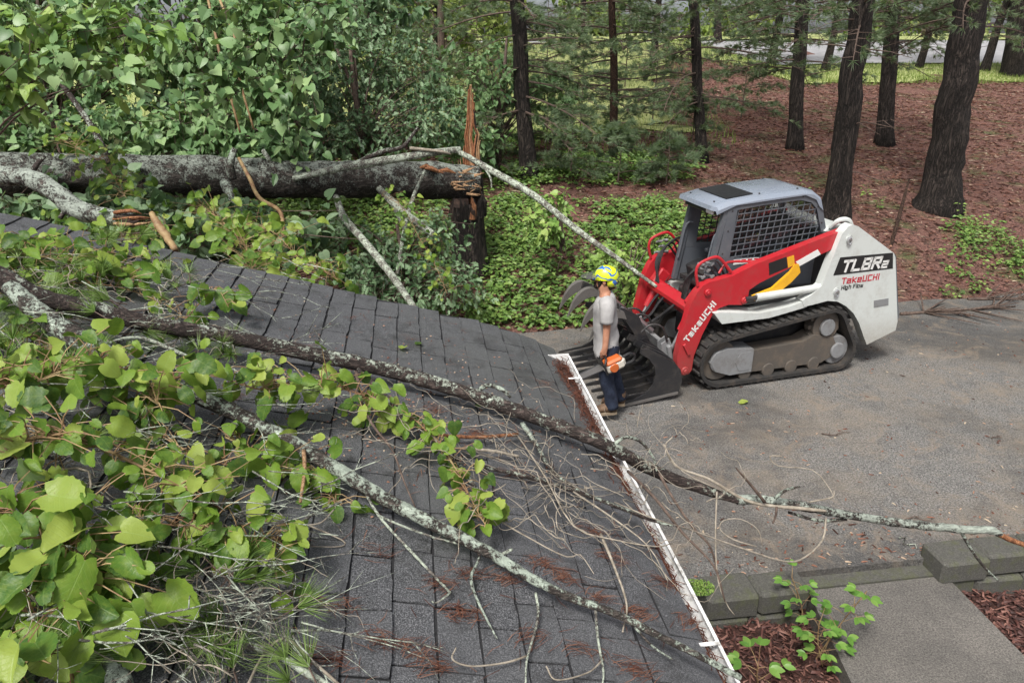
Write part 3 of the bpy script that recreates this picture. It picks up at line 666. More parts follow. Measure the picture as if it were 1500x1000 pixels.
def pine(px, py, wpx, label, top_px, boughs=14, bark='pine_bark', h=9, zr=(1.2, 4.6), blen=(1.0, 2.4), detail=24, dead=8, crown=True, tint=.5, aim=None, wood_n=10, dens=1.0, group='pine trees on the bank'):
    base, s = on_ground(px, py, 9, 60); r = wpx * s / FPX / 2
    rt = ray(top_px, 0); tp = CAMP + rt * (base.y / rt.y); lean = (tp.x - base.x) / max(.5, tp.z - base.z)
    e = empty('pine_tree', base - Vector((0, 0, .1)), 0, label, 'tree', group); o = e.location.copy()
    n = 46 if detail > 30 else 22
    path = trunk_path(base - Vector((0, 0, .15)), (lean, U(-.02, .02)), h, n)
    tw = MB(); rad = []
    for i, p in enumerate(path):
        z = p.z - base.z; rad.append(r * (1.0 + .45 * math.exp(-max(0, z) / .22)) * (1 - .55 * max(0, z) / h))
    tw.tube(path, rad, detail, lump=.16 if detail > 30 else .1, seed=px)
    tw.build('trunk', bark, e, smooth=True, origin=o)
    wood = MB(); nee = MB()
    def at(z):
        t = min(.999, max(0, (z + .15) / h)); i = int(t * (n - 1)); f = t * (n - 1) - i; return path[i].lerp(path[min(n - 1, i + 1)], f)
    for k in range(boughs):
        z = U(*zr); a = U(0, 6.283) if aim is None or R.random() < .35 else aim + R.gauss(0, .6)
        d = Vector((math.cos(a), math.sin(a), U(-.05, .25)))
        pine_bough(wood, nee, at(z), d, U(*blen), int(wood_n * 1.4 * dens), 3, tint=tint, nl=U(.13, .19), w=.0055, nn=18)
    for k in range(dead):
        z = U(.8, 4.2); a = U(0, 6.283); d = Vector((math.cos(a), math.sin(a), U(-.25, .3))); L = U(.4, 1.6); p = at(z)
        pts = [p + d * L * t + Vector((0, 0, -.15 * L * t * t)) + rdir() * .03 for t in (0, .33, .66, 1)]; wood.tube(pts, [.014, .010, .006, .003], 4)
        for _ in range(3):
            t = U(.3, .9); q = p + d * L * t; v = (d + rdir() * .8).normalized(); wood.tube([q, q + v * U(.15, .5)], [.005, .002], 4)
    if crown:
        for k in range(6):
            z = U(5.2, h - .2); a = U(0, 6.283); d = Vector((math.cos(a), math.sin(a), U(.0, .3))); pine_bough(wood, nee, at(z), d, U(1.2, 2.6) * (1.25 - z / h * .7), 8, 2, tint=tint, nl=.15, w=.004, nn=12)
    wood.build('branches', 'twig_dark', e, origin=o, kind='stuff'); nee.build('needles', 'needle', e, origin=o, kind='stuff')
    return e
PI = math.pi
pine(1374, 303, 50, 'largest pine trunk, thick and dark, at right beyond the driveway', 1424, boughs=28, blen=(1.3, 3.0), zr=(3.1, 5.0), detail=40, dead=5, aim=PI * .5, dens=.7)
pine(1222, 318, 35, 'straight dark pine trunk rising directly behind the loader cab', 1262, boughs=28, blen=(1.3, 3.0), zr=(3.1, 5.0), detail=40, dead=6, aim=PI * .8, dens=.7)
pine(1296, 211, 23, 'slim pine trunk between the two thick trunks at right', 1312, boughs=30, blen=(1.2, 3.0), zr=(2.2, 5.0), detail=24, dead=8, tint=.55)
pine(1165, 219, 21, 'slim pine trunk left of the loader cab roof with low needle sprays', 1178, boughs=30, zr=(1.5, 4.8), detail=24, dead=10, aim=PI, tint=.55)
pine(1030, 238, 16, 'thin pine trunk above the loader front with many bare side branches', 1018, boughs=28, zr=(1.0, 4.4), detail=20, dead=16, aim=PI * 1.1, tint=.55, blen=(1.0, 2.6))
pine(900, 226, 12, 'thinnest reddish pine trunk above the worker', 897, boughs=30, bark='pine_bark_brown', zr=(.6, 4.4), detail=16, dead=12, tint=.5, blen=(.9, 2.2))
pine(775, 262, 24, 'dark pine trunk just right of the splintered stump', 758, boughs=28, zr=(1.2, 4.6), detail=24, dead=12, tint=.5, blen=(1.0, 2.4))
pine(1052, 64, 11, 'small far pine trunk near the street above the loader', 1052, boughs=10, zr=(1.0, 4.0), detail=12, dead=4, blen=(1.2, 2.4), group='far pine trees')
pine(1487, 112, 36, 'grey pine trunk at far right beside the street', 1500, boughs=12, zr=(1.0, 4.4), detail=20, dead=6, blen=(1.4, 3), group='far pine trees')
for (a, b, c_, lab) in ((955, 100, 10, 'far pine trunk with low boughs behind the thin bare-branched pine'), (1128, 98, 12, 'far pine trunk with low boughs right of the thin bare-branched pine'), (1208, 104, 11, 'far pine trunk with low boughs left of the straight dark trunk'), (1345, 100, 10, 'far pine trunk with low boughs just left of the largest trunk'), (1440, 106, 12, 'far pine trunk with low boughs right of the largest trunk'), (560, 100, 14, 'far pine trunk with low boughs behind the oak shrub'), (725, 95, 12, 'far pine trunk with low boughs behind the dark pine')):
    pine(a, b, c_, lab, a + (a - 750) * .05, boughs=34, zr=(1.3, 5.0), detail=12, dead=6, blen=(1.4, 3.4), tint=.6, group='far pine trees', dens=.8)
pine(858, 90, 10, 'small far pine trunk left of the thinnest reddish trunk', 855, boughs=12, zr=(.5, 4.0), detail=12, dead=4, blen=(1.2, 2.4), group='far pine trees')
pine(645, 120, 14, 'pine trunk hidden in foliage left of the splintered stump', 640, boughs=18, zr=(1.0, 4.4), detail=14, dead=8, blen=(1.2, 2.6), group='far pine trees')
# low pine saplings on the bank
def sapling(px, py, hh, label, tint=.45, n=26):
    base, s = on_ground(px, py); e = empty('pine_sapling', base, 0, label, 'tree', 'pine saplings'); wood = MB(); nee = MB(); st = MB()
    st.tube([base, base + Vector((.03, 0, hh * .5)), base + Vector((0, .02, hh))], [.018, .012, .004], 6); st.build('trunk', 'twig_dark', e, origin=base)
    for k in range(n):
        z = hh * U(.12, 1.0); a = U(0, 6.283); pine_bough(wood, nee, base + Vector((.02, 0, z)), Vector((math.cos(a), math.sin(a), .25)), hh * U(.35, .75) * (1.15 - z / hh * .8), 7, 3, nl=.14, w=.005, r0=.008, tint=tint, bare=.25, nn=18)
    wood.build('branches', 'twig_dark', e, origin=base, kind='stuff'); nee.build('needles', 'needle', e, origin=base, kind='stuff')
for a in ((905, 268, 1.15, 'bushy pine sapling at foot of the thinnest reddish pine'), (835, 262, 1.3, 'bushy pine sapling left of the thinnest reddish pine'), (975, 272, 1.0, 'bushy pine sapling in front of the thin bare-branched pine'), (1010, 232, 1.2, 'pine sapling behind the thin bare-branched pine'), (800, 215, 1.5, 'tall pine sapling right of the dark pine near the stump'), (720, 255, 1.3, 'pine sapling just behind the splintered stump')):
    sapling(*a)
for a in ((850, 190, 2.6, 'tall feathery pine sapling between the dark pine and the reddish pine', .65, 40), (955, 185, 2.8, 'tall feathery pine sapling between the reddish pine and the thin bare-branched pine', .65, 44), (700, 180, 2.6, 'tall feathery pine sapling behind the splinter', .6, 40), (1085, 175, 2.4, 'tall feathery pine sapling left of the cab roof', .65, 36), (915, 130, 3.0, 'feathery pine sapling out on the lawn edge', .7, 36), (620, 165, 2.8, 'tall feathery pine sapling left of the splinter', .6, 36), (800, 130, 3.2, 'feathery pine sapling on the lawn right of the dark pine', .7, 36)):
    sapling(*a)

# ---- broadleaf trees: trunk, limbs, leaves; the leaves that show largest are separate
def broadleaf(name, label, base, h, blobs, n_leaf, size, kind, mat, single=0, single_mat=None, trunk_r=.06, face=.5, group=None, limbs=10, flat=False, bark='twig_dark', cat='tree'):
    e = empty(name, base, 0, label, cat, group); o = Vector(base); tr = MB(); top = o + Vector((U(-.2, .2), U(-.2, .2), h * .75))
    tr.tube([o - Vector((0, 0, .2)), o.lerp(top, .35) + rdir() * .06, o.lerp(top, .7) + rdir() * .08, top], [trunk_r * 1.2, trunk_r, trunk_r * .7, trunk_r * .3], 8, lump=.1); tr.build('trunk', bark, e, smooth=True, origin=o)
    wd = MB(); fo = MB(); singles = []
    wts = [b[1][0] * b[1][1] for b in blobs]
    for (c, rr) in blobs:
        for k in range(limbs):
            q = c + Vector((R.gauss(0, rr[0] * .5), R.gauss(0, rr[1] * .5), R.gauss(0, rr[2] * .5))); st_ = o.lerp(top, min(1, max(.1, (q.z - o.z) / max(.3, h) * .7)))
            mid = st_.lerp(q, .5) + Vector((0, 0, .12 * (q - st_).length)); pts = [Vector(p) for p in smooth_path([st_, mid, q], 4)]; wd.tube(pts, [lerp(.018, .003, i / (len(pts) - 1)) for i in range(len(pts))], 4)
    cents = []
    for (c, rr) in blobs:
        m = max(6, int(n_leaf / 9 * rr[0] * rr[2] / sum(b[1][0] * b[1][2] for b in blobs)))
        for _ in range(m):
            v = rdir(); k = U(.45, 1.05) ; cents.append((c + Vector((v.x * rr[0] * k, v.y * rr[1] * k, v.z * rr[2] * k)), v))
    for (c, v) in cents:
        tb = U(.05, .95); sd_ = (v * .6 + rdir() * .6 + Vector((0, 0, -.15))).normalized(); l = size * U(1.6, 3.2)
        wd.tube([c - sd_ * l * .6, c + sd_ * l], [.004, .002], 4)
        for j in range(9):
            p = c + sd_ * l * U(-.6, 1) + rdir() * size * .45
            d = (sd_ * .5 + rdir() * .7 + Vector((0, 0, -.35))).normalized()
            nrm = (Vector((0, -1, .15)) * face * .7 + Vector((0, 0, 1)) * .85 + rdir() * .4)
            singles.append((p, d, nrm, size * U(.45, 1.35), min(1, max(0, tb * .75 + U(0, .3)))))
    R.shuffle(singles)
    if single:
        singles.sort(key=lambda q: proj(q[0])[2]); inview = [q for q in singles if -10 < proj(q[0])[0] < 1510 and -10 < proj(q[0])[1] < 1010]
        ins = set(id(q) for q in inview[::max(1, len(inview) // (2 * single))][:single])
    else: ins = set()
    for q in singles:
        if id(q) in ins:
            F = leaf_frame(q[1], q[2]).to_4x4() @ Matrix.Scale(q[3], 4); F.translation = q[0] - o; obj_from_mesh('leaf', SINGLE[kind], e, F)
        else: add_leaf(fo, q[0], q[1], q[2], q[3] * (1.15 if kind == 'heart' and int(q[0].x * 7919) % 5 < 2 else 1), 'oval' if kind == 'heart' and int(q[0].x * 7919) % 5 < 2 else kind, q[4])
    wd.build('branches', bark, e, origin=o, kind='stuff'); fo.build('foliage', mat, e, origin=o, kind='stuff')
    return e
SINGLE = {'heart': leaf_mesh('leaf', 'blue_leaf_single', 'heart', fold=.22, droop=.22), 'oak': leaf_mesh('leaf', 'dark_leaf', 'oak', fold=.2, droop=.15)}
def B(px, py, d, rx, ry, rz): return (PD(px, py, d), (rx, ry, rz))
def gb(px, py, d): p = PD(px, py, d); return Vector((p.x, p.y, ground_z(p.x, p.y)))
broadleaf('broadleaf_tree', 'broad heart-leaved tree filling the upper left corner behind the trunk', gb(90, 250, 12), 4.5, [B(40, 190, 10.6, .8, .5, .35), B(180, 200, 10.8, .9, .5, .35), B(120, 110, 11.3, 1.0, .6, .35), B(20, 30, 11, .8, .6, .4), B(230, 80, 11.6, .8, .5, .4), B(60, 270, 10.6, 1.0, .5, .3), B(150, 20, 11.4, .9, .5, .25)], 4400, .13, 'heart', 'blue_leaf', 160, group='leafy trees behind the fallen trunk')
broadleaf('broadleaf_tree', 'heart-leaved tree with hanging bare stems behind middle of fallen trunk', gb(340, 250, 12), 4.5, [B(290, 185, 10.2, .75, .4, .35), B(390, 130, 10.4, .6, .4, .35), B(410, 210, 10.0, .5, .4, .28), B(320, 70, 11, .9, .5, .32), B(440, 50, 11, .6, .4, .35), B(250, 240, 10.2, .7, .4, .25), B(340, 10, 11, .9, .4, .25)], 3700, .13, 'heart', 'blue_leaf', 170, group='leafy trees behind the fallen trunk')
broadleaf('broadleaf_branch_tree', 'near leafy branch hanging into the top left corner', gb(-160, 100, 7.5), 4.6, [B(40, 70, 7.2, .55, .4, .22), B(130, 95, 7.0, .42, .3, .18), B(190, 45, 7.2, .38, .3, .16), B(10, 130, 7.4, .3, .3, .2), B(110, 30, 7.4, .5, .3, .2)], 800, .125, 'heart', 'light_leaf', 200, limbs=4)
broadleaf('broadleaf_branch_tree', 'near leafy spray hanging from top edge above the fallen trunk', gb(440, 240, 12.5), 4.6, [B(360, 20, 8.2, .5, .3, .2), B(400, 75, 8.0, .4, .3, .22), B(430, 125, 7.9, .3, .25, .15), B(340, 120, 8.2, .25, .2, .3), B(480, 10, 8.4, .35, .3, .15)], 620, .125, 'heart', 'blue_leaf', 150, limbs=1)
OK_G = 'grey green oak shrubs'
broadleaf('oak_shrub', 'grey green oak shrub at top centre left of the splintered stump', gb(540, 250, 13), 4, [B(500, 110, 12.6, .9, .6, .9), B(600, 120, 13, .8, .6, .7), B(560, 190, 12.4, .9, .5, .4), B(490, 200, 12.2, .6, .5, .5), B(640, 180, 12.8, .7, .5, .4), B(500, 30, 13, .9, .5, .5)], 6500, .105, 'oak', 'dark_leaf', 100, group=OK_G)
broadleaf('oak_shrub', 'dark oak shrub under the fallen trunk beside the stump', gb(600, 420, 10.2), 1.6, [B(590, 400, 9.8, .9, .5, .35), B(640, 345, 9.9, .35, .3, .3), B(520, 370, 9.8, .6, .5, .45), B(660, 420, 9.6, .4, .3, .25), B(540, 440, 9.2, .7, .4, .3)], 3600, .085, 'oak', 'dark_leaf', 60, group=OK_G)
broadleaf('oak_shrub', 'dark leafy shrub beneath left end of the fallen trunk', gb(180, 400, 9), 1.6, [B(60, 320, 8.4, .9, .5, .4), B(220, 330, 8.4, .9, .5, .4), B(400, 350, 9, .9, .5, .4), B(330, 400, 9.2, .8, .4, .4), B(120, 300, 8.8, .9, .5, .3)], 2600, .13, 'heart', 'dark_leaf', 40, group=OK_G)
broadleaf('oak_shrub', 'loose pale-leaved shrub behind the splintered stump', gb(730, 200, 14.5), 3.4, [B(680, 130, 14, .8, .6, .7), B(740, 110, 14.4, .7, .6, .6), B(800, 140, 15, .7, .5, .5), B(690, 210, 13.6, .6, .5, .4)], 2400, .10, 'heart', 'blue_leaf', 0, group=OK_G)
broadleaf('maple_seedling', 'bright green seedling on the bank behind the worker', gb(812, 345, 10.9), .8, [B(812, 300, 10.8, .22, .2, .16), B(805, 330, 10.7, .2, .2, .12), B(785, 325, 10.8, .15, .15, .12)], 260, .085, 'heart', 'light_leaf', 0, trunk_r=.012, limbs=4, group='bright seedlings')
broadleaf('maple_seedling', 'bright green bushy seedlings between the worker and the loader arm', gb(915, 430, 10.0), .8, [B(900, 375, 9.9, .35, .25, .2), B(935, 360, 10.0, .25, .2, .2), B(925, 410, 9.7, .28, .2, .15)], 420, .075, 'heart', 'light_leaf', 0, trunk_r=.012, limbs=4, group='bright seedlings')
# far trees closing the view beyond the street
for i, (px, d, lab) in enumerate(((-250, 34, 'far left beyond the lawn'), (120, 32, 'behind the upper left foliage'), (420, 36, 'behind the oak shrub'), (650, 40, 'behind the splintered stump'), (880, 48, 'behind the thinnest pine'), (1090, 52, 'above the loader cab'), (1300, 54, 'between the thick trunks'), (1480, 50, 'at right edge'), (1750, 46, 'right of the picture edge'))):
    p = PD(px, 60, d); g0 = Vector((p.x, p.y, ground_z(p.x, p.y)))
    bl = [(g0 + Vector((U(-2.5, 2.5), U(-1.5, 1.5), U(3.0, 8.5))), (2.6, 2.0, 1.8)) for _ in range(6)] + [(g0 + Vector((U(-3, 3), U(-1, 1), U(.6, 2))), (2.2, 1.5, 1.0)) for _ in range(3)]
    broadleaf('broadleaf_tree', 'distant broadleaf tree across the street, ' + lab, g0, 8, bl, 6500, .40, 'tri', 'far_leaf', 0, trunk_r=.2, limbs=5, group='distant trees across the street')
broadleaf('yard_tree', 'yellow green leafy tree on the lawn left of the dark pine', gb(650, 150, 20), 5, [(PD(600, 20, 20), (1.8, 1.2, 1.0)), (PD(700, 40, 21), (1.4, 1.2, .8)), (PD(540, 70, 20), (1.6, 1.2, 1.0))], 2600, .18, 'tri', 'far_leaf', 0, trunk_r=.1, limbs=6)
# understory thicket closing the gap at left
for i, (px, py, d, lab) in enumerate(((-120, 200, 13, 'outside the left edge'), (60, 140, 14, 'deep behind the upper left leaves'), (300, 150, 14.5, 'deep behind the hanging stems'), (470, 150, 15, 'deep behind the oak shrub'))):
    p = PD(px, py, d); g0 = Vector((p.x, p.y, ground_z(p.x, p.y)))
    bl = [(g0 + Vector((U(-1.8, 1.8), U(-.5, .5), U(.4, 5))), (1.2, .6, .9)) for _ in range(8)]
    broadleaf('thicket_tree', 'dense dark understory tree ' + lab, g0, 4.5, bl, 3200, .17, 'heart', 'dark_leaf', 0, limbs=5, group='dark understory trees')

# ---- ground cover on the bank
mb = MB(); cnt = 0
for _ in range(24000):
    x = U(-6, 14); t = U(.05, 9) ** 1.0; y = drive_edge(x) + t
    gcov = mnoise.noise(Vector((x * .55, y * .55, 4))) + .6 * mnoise.noise(Vector((x * 1.7, y * 1.7, 2)))
    near = interp(x, [-6, 2.5, 4.5, 14], [.95, .9, .0, -.08]) - .085 * t + (.25 if t < 1.2 and x > 5 else 0)
    if gcov + near < U(.12, .55): continue
    z = ground_z(x, y); p = Vector((x, y, z)); hgt = U(.03, .14) if R.random() < .8 else U(.15, .34); tb = U(0, 1); cnt += 1
    big_ = 1.0 if x < 4 else .8
    for j in range(R.randint(5, 9)):
        a = U(0, 6.283); q = p + Vector((math.cos(a) * U(.01, .09), math.sin(a) * U(.01, .09), hgt * U(.5, 1.1))); d = Vector((math.cos(a), math.sin(a), U(-.35, .25)))
        add_quadleaf(mb, q, d, Vector((U(-.4, .4), U(-.7, .1), 1)), U(.035, .115) * big_, min(1, max(0, tb * .6 + U(0, .45))), U(.28, .42))
mb.build('ground_cover', 'cover_leaf', kind='stuff', label='low bright green weeds covering the pine needle bank', cat='weeds')
# litter: dead leaves and sticks on bank
mb = MB()
for _ in range(48000):
    x = U(-5, 20); t = U(-.05, 16); y = drive_edge(x) + t; p = Vector((x, y, ground_z(x, y) + .012)); th = U(0, 6.283); l = U(.02, .06); w = U(.008, .025)
    if R.random() < .45: l *= 2.2; w *= .18
    q = Quaternion((0, 0, 1), th) @ Quaternion((1, 0, 0), U(-.5, .5)); mb.add([p + q @ Vector(c) for c in ((-l, -w * .4, 0), (0, -w, .012), (l, 0, 0), (0, w, .016))], [(0, 1, 2), (0, 2, 3)], tint=U(0, 1) ** 1.6)
mb.build('leaf_litter', 'litter', kind='stuff', label='brown dead leaves and needle litter over the bank', cat='litter')
# tall straw grass along the lawn edge
mb = MB()
for _ in range(26000):
    x = U(-12, 22); t = (U(7, 19) if x < 5.4 else U(14.6, 19)); y = drive_edge(x) + t; p = Vector((x, y, ground_z(x, y) + .04)); a = U(0, 6.28); d = Vector((math.cos(a), math.sin(a), 0)); h_ = U(.05, .16)
    s = Vector((-d.y, d.x, 0)) * .012; mb.add([p - s, p + s, p + d * h_ * .4 + Vector((0, 0, h_))], [(0, 1, 2)], tint=U(0, 1))
mb.build('grass', 'far_leaf', kind='stuff', label='yellow green grass on the lawn behind the pines', cat='grass')

# ================================================================== SNAPPED TREE: stump and fallen trunk
SP, ss = on_ground(688, 392, 8, 14); SR = .235
st = empty('tree_stump', SP - Vector((0, 0, .1)), 0, 'dark snapped stump with a tall splinter of torn orange wood', 'stump'); so = st.location.copy()
mb = MB(); hb_ = PD(688, 286, ss).z - SP.z
zs = [-.1, 0, .08, .2, .35, .5, .65, .8, .95, hb_]; n = 28; vs = []
for i, z in enumerate(zs):
    for k in range(n):
        a = 2 * PI * k / n; r = SR * (1 + .4 * math.exp(-max(0, z) / .15)) * (1 + .12 * mnoise.noise(Vector((math.cos(a) * 2.2, math.sin(a) * 2.2, z * 1.5))))
        zz = z
        if i == len(zs) - 1: zz = z + .22 * mnoise.noise(Vector((math.cos(a) * 3, math.sin(a) * 3, 5))) - .28 * max(0, -math.cos(a)) 
        vs.append(SP + Vector((r * math.cos(a), r * math.sin(a), zz)))
fs = [(i * n + k, i * n + (k + 1) % n, (i + 1) * n + (k + 1) % n, (i + 1) * n + k) for i in range(len(zs) - 1) for k in range(n)]
b0 = len(vs); vs.append(SP + Vector((.03, 0, hb_ - .35))); fs += [((len(zs) - 1) * n + k, (len(zs) - 1) * n + (k + 1) % n, b0) for k in range(n)]
mb.add(vs, fs); mb.build('trunk', 'fallen_bark' if False else 'pine_bark', st, smooth=True, origin=so)
# rotten dark hollow at left
mb = MB(); hc = PD(672, 310, ss - .28); mb.tube([hc + Vector((0, 0, -.35)), hc + Vector((0, -.01, -.1)), hc + Vector((.02, 0, .2))], [.10, .16, .12], 12, lump=.3); mb.build('hollow_heartwood', 'rot_wood', st, smooth=True, origin=so)
# splinter: tall slab with bark on its right edge
def slab_path(rows, thick, name, mat, parent, o, lump=.0, seed=0):
    """rows: (left px, right px, y px) at the stump's distance; gives a thick ragged slab"""
    mb = MB(); vs = []
    for i, (a, b, y) in enumerate(rows):
        j = .012 * mnoise.noise(Vector((i * 1.7, seed, 0)))
        l, r_ = PD(a, y, ss - .02), PD(b, y, ss - .02); m_ = (l + r_) / 2; tk = thick * (.5 + .5 * (1 - i / len(rows)))
        vs += [l + Vector((0, j, 0)), m_ + Vector((0, -tk + j, 0)), r_ + Vector((0, j, 0)), m_ + Vector((0, tk * 1.3, 0))]
    fs = [(i * 4 + k, i * 4 + (k + 1) % 4, (i + 1) * 4 + (k + 1) % 4, (i + 1) * 4 + k) for i in range(len(rows) - 1) for k in range(4)] + [(3, 2, 1, 0), tuple((len(rows) - 1) * 4 + k for k in range(4))]
    mb.add(vs, fs); return mb.build(name, mat, parent, origin=o)
for k, (x0, x1, tx, ty, mt) in enumerate(((677, 681, 685, 176, 'torn_wood'), (680, 685, 686, 131, 'torn_wood'), (684, 688, 688, 126, 'torn_wood'), (687, 691, 690, 124, 'torn_wood_pale'), (690, 695, 692, 136, 'torn_wood'), (694, 699, 694, 150, 'torn_wood'), (698, 703, 697, 186, 'torn_wood_pale'), (702, 706, 701, 206, 'torn_wood_pale'), (675, 679, 680, 214, 'torn_wood'), (705, 709, 703, 228, 'pine_bark'), (697, 701, 695, 160, 'pine_bark'))):
    rows_ = []
    for i in range(11):
        t_ = i / 10; y_ = lerp(302, ty, t_); bulge = 4.0 * math.exp(-((y_ - 200) / 10) ** 2) * (1 if x0 > 692 else -.6); c_ = lerp((x0 + x1) / 2, tx, min(1, t_ * 1.15)) + bulge + U(-.9, .9); w_ = lerp((x1 - x0) * .62, 1.1, t_ ** 1.6)
        rows_.append((c_ - w_, c_ + w_, y_))
    slab_path(rows_, U(.03, .07), 'splinter', mt, st, so, seed=k * 3.1)
for k in range(14):
    an = U(0, 6.28); q0 = SP + Vector((SR * .95 * math.cos(an), SR * .95 * math.sin(an), hb_ - .22)); mb = MB(); hh = U(.2, .42); mb.tube([q0, q0 + Vector((U(-.03, .03), U(-.03, .03), hh * .6)), q0 + Vector((U(-.05, .05), U(-.05, .05), hh))], [U(.03, .06), U(.02, .04), .003], 5, lump=.6); mb.build('shard', R.choice(('pine_bark', 'pine_bark', 'rot_wood', 'torn_wood')), st, origin=so)
for k in range(16):
    a = U(672, 706); y0 = U(255, 300); mb = MB(); q0 = PD(a, y0 + 14, ss - U(.05, .22)); q1 = PD(a + U(-7, 5), y0 - U(10, 40), ss - U(0, .2)); s_ = U(.006, .016)
    mb.tube([q0, q0.lerp(q1, .6) + rdir() * .01, q1], [s_, s_ * .7, .001], 4); mb.build('splinter', R.choice(('torn_wood', 'torn_wood_pale')), st, origin=so)

ft_pts = [(700, 268, 11.0, 24), (660, 266, 10.9, 26), (600, 264, 10.6, 27), (520, 263, 10.3, 26), (430, 263, 10.0, 27), (340, 260, 9.8, 29), (240, 259, 9.5, 30), (130, 258, 9.2, 31), (30, 257, 8.9, 32), (-120, 256, 8.5, 33), (-320, 255, 8.0, 34)]
rows = smooth_path(ft_pts, 9); path = [PD(r[0], r[1], r[2]) for r in rows]; rad = [r[3] * r[2] / FPX for r in rows]
FT = empty('fallen_tree', Vector((path[60].x, path[60].y, ground_z(path[60].x, path[60].y))), 0, 'fallen pine trunk with lichen lying level behind the roof', 'tree'); fo_ = FT.location.copy()
mb = MB(); mb.tube(path, rad, 32, lump=.13, seed=4); mb.build('trunk', 'fallen_bark', FT, smooth=True, origin=fo_)
mb = MB()
for k in range(26):                                         # torn fibres at the break
    q0 = PD(U(660, 695), U(246, 288), 10.8 - U(0, .25)); q1 = q0 + (PD(716, 268, 10.8) - PD(690, 268, 10.8)) * U(.2, .9) + rdir() * .06; s_ = U(.006, .026); mb.tube([q0, q0.lerp(q1, .5), q1], [s_, s_ * .7, .001], 5, lump=.5)
mb.build('torn_fibres', 'torn_wood_pale', FT, origin=fo_, kind='stuff')
for rr in ([(612, 247, 10.45), (624, 243, 10.4), (634, 248, 10.42), (644, 254, 10.5)], [(622, 247, 10.38), (632, 246, 10.36), (650, 254, 10.4)], [(640, 250, 10.4), (655, 249, 10.4), (668, 254, 10.45)]):
    mb = MB(); mb.tube([PD(*q) for q in rr], [.008] + [.03] * (len(rr) - 2) + [.006], 6, lump=.6); mb.build('torn_wood', 'torn_wood', FT, origin=fo_)
def limb(parent, o, pts, mat, name='limb', n=9, lump=.12, sub=6):
    """pts: px, py, depth, thickness px"""
    rows = smooth_path(pts, sub); pa_ = [PD(r[0], r[1], r[2]) for r in rows]; rd = [max(.0022, r[3] * r[2] / FPX / 2 * (.80 if r[2] < 4 else 1)) for r in rows]
    mb = MB(); mb.tube(pa_, rd, n, lump=lump, seed=pts[0][0]); return mb.build(name, mat, parent, smooth=True, origin=o)
limb(FT, fo_, [(430, 262, 9.75, 9), (500, 246, 9.6, 11), (560, 236, 9.6, 12), (620, 226, 9.7, 11), (674, 219, 9.9, 9)], 'pale_bark')
limb(FT, fo_, [(520, 240, 9.6, 7), (560, 222, 9.6, 7), (590, 215, 9.6, 6), (612, 187, 9.6, 4)], 'limb_bark')
limb(FT, fo_, [(600, 217, 9.6, 5), (645, 222, 9.7, 4), (660, 226, 9.8, 3)], 'twig_pale')
limb(FT, fo_, [(492, 288, 9.9, 9), (505, 320, 9.4, 11), (535, 355, 8.9, 11), (575, 405, 8.2, 11), (609, 454, 7.2, 9)], 'pale_bark')
limb(FT, fo_, [(555, 276, 10.1, 10), (590, 310, 9.9, 12), (637, 345, 9.7, 10)], 'pale_bark')
limb(FT, fo_, [(622, 250, 10.2, 4), (605, 290, 10, 6), (592, 340, 9.8, 6), (582, 402, 9.6, 6)], 'pale_bark')
limb(FT, fo_, [(592, 336, 9.8, 4), (582, 315, 9.8, 4), (576, 305, 9.8, 3)], 'pale_bark')
limb(FT, fo_, [(160, 240, 9, 12), (140, 195, 9, 9), (110, 150, 9.1, 8), (88, 120, 9.1, 7)], 'limb_bark')
limb(FT, fo_, [(340, 262, 9.4, 14), (337, 240, 9.3, 12), (344, 218, 9.3, 9)], 'lichen_bark')
limb(FT, fo_, [(330, 268, 9.3, 16), (345, 300, 9.0, 15), (370, 345, 8.6, 12), (392, 378, 8.2, 10)], 'lichen_bark')
limb(FT, fo_, [(350, 232, 9.3, 5), (366, 262, 9.1, 6), (380, 290, 8.9, 6), (410, 310, 8.7, 6), (415, 345, 8.5, 5)], 'vine_stem')
limb(FT, fo_, [(185, 272, 9, 10), (215, 310, 8.7, 10), (235, 340, 8.4, 9)], 'lichen_bark')
limb(FT, fo_, [(395, 235, 9.2, 7), (385, 220, 9.2, 6)], 'pale_bark')
# long pale pole leaning from the trunk top down to the loader
s0 = PD(672, 224, 10.0)
e = empty('leaning_branch', PD(955, 415, 8.9), 0, 'long pale bare branch slanting from the stump down to the loader', 'branch')
limb(e, e.location.copy(), [(670, 221, 9.9, 8), (720, 250, 9.8, 10), (780, 285, 9.6, 10), (850, 340, 9.3, 9), (900, 375, 9.1, 7), (955, 415, 8.85, 5), (962, 420, 8.8, 3)], 'pale_bark', 'stem')
limb(e, e.location.copy(), [(711, 247, 9.8, 4), (719, 262, 9.8, 3), (720, 275, 9.8, 2)], 'pale_bark', 'twig')
# hanging bare stems in the upper left foliage
for (lab, pts) in (('left of two thin bare stems hanging in upper left foliage', [(305, 0, 9.0, 4), (322, 80, 8.9, 4), (340, 150, 8.9, 4), (352, 195, 9, 3)]), ('right of two thin bare stems hanging in upper left foliage', [(322, 0, 9.0, 4), (345, 60, 8.9, 4), (352, 120, 8.9, 4), (372, 190, 9, 3)])):
    e = empty('hanging_stem', PD(*pts[-1][:3]), 0, lab, 'stem', 'hanging stems'); limb(e, e.location.copy(), pts, 'vine_stem', 'stem', 6)
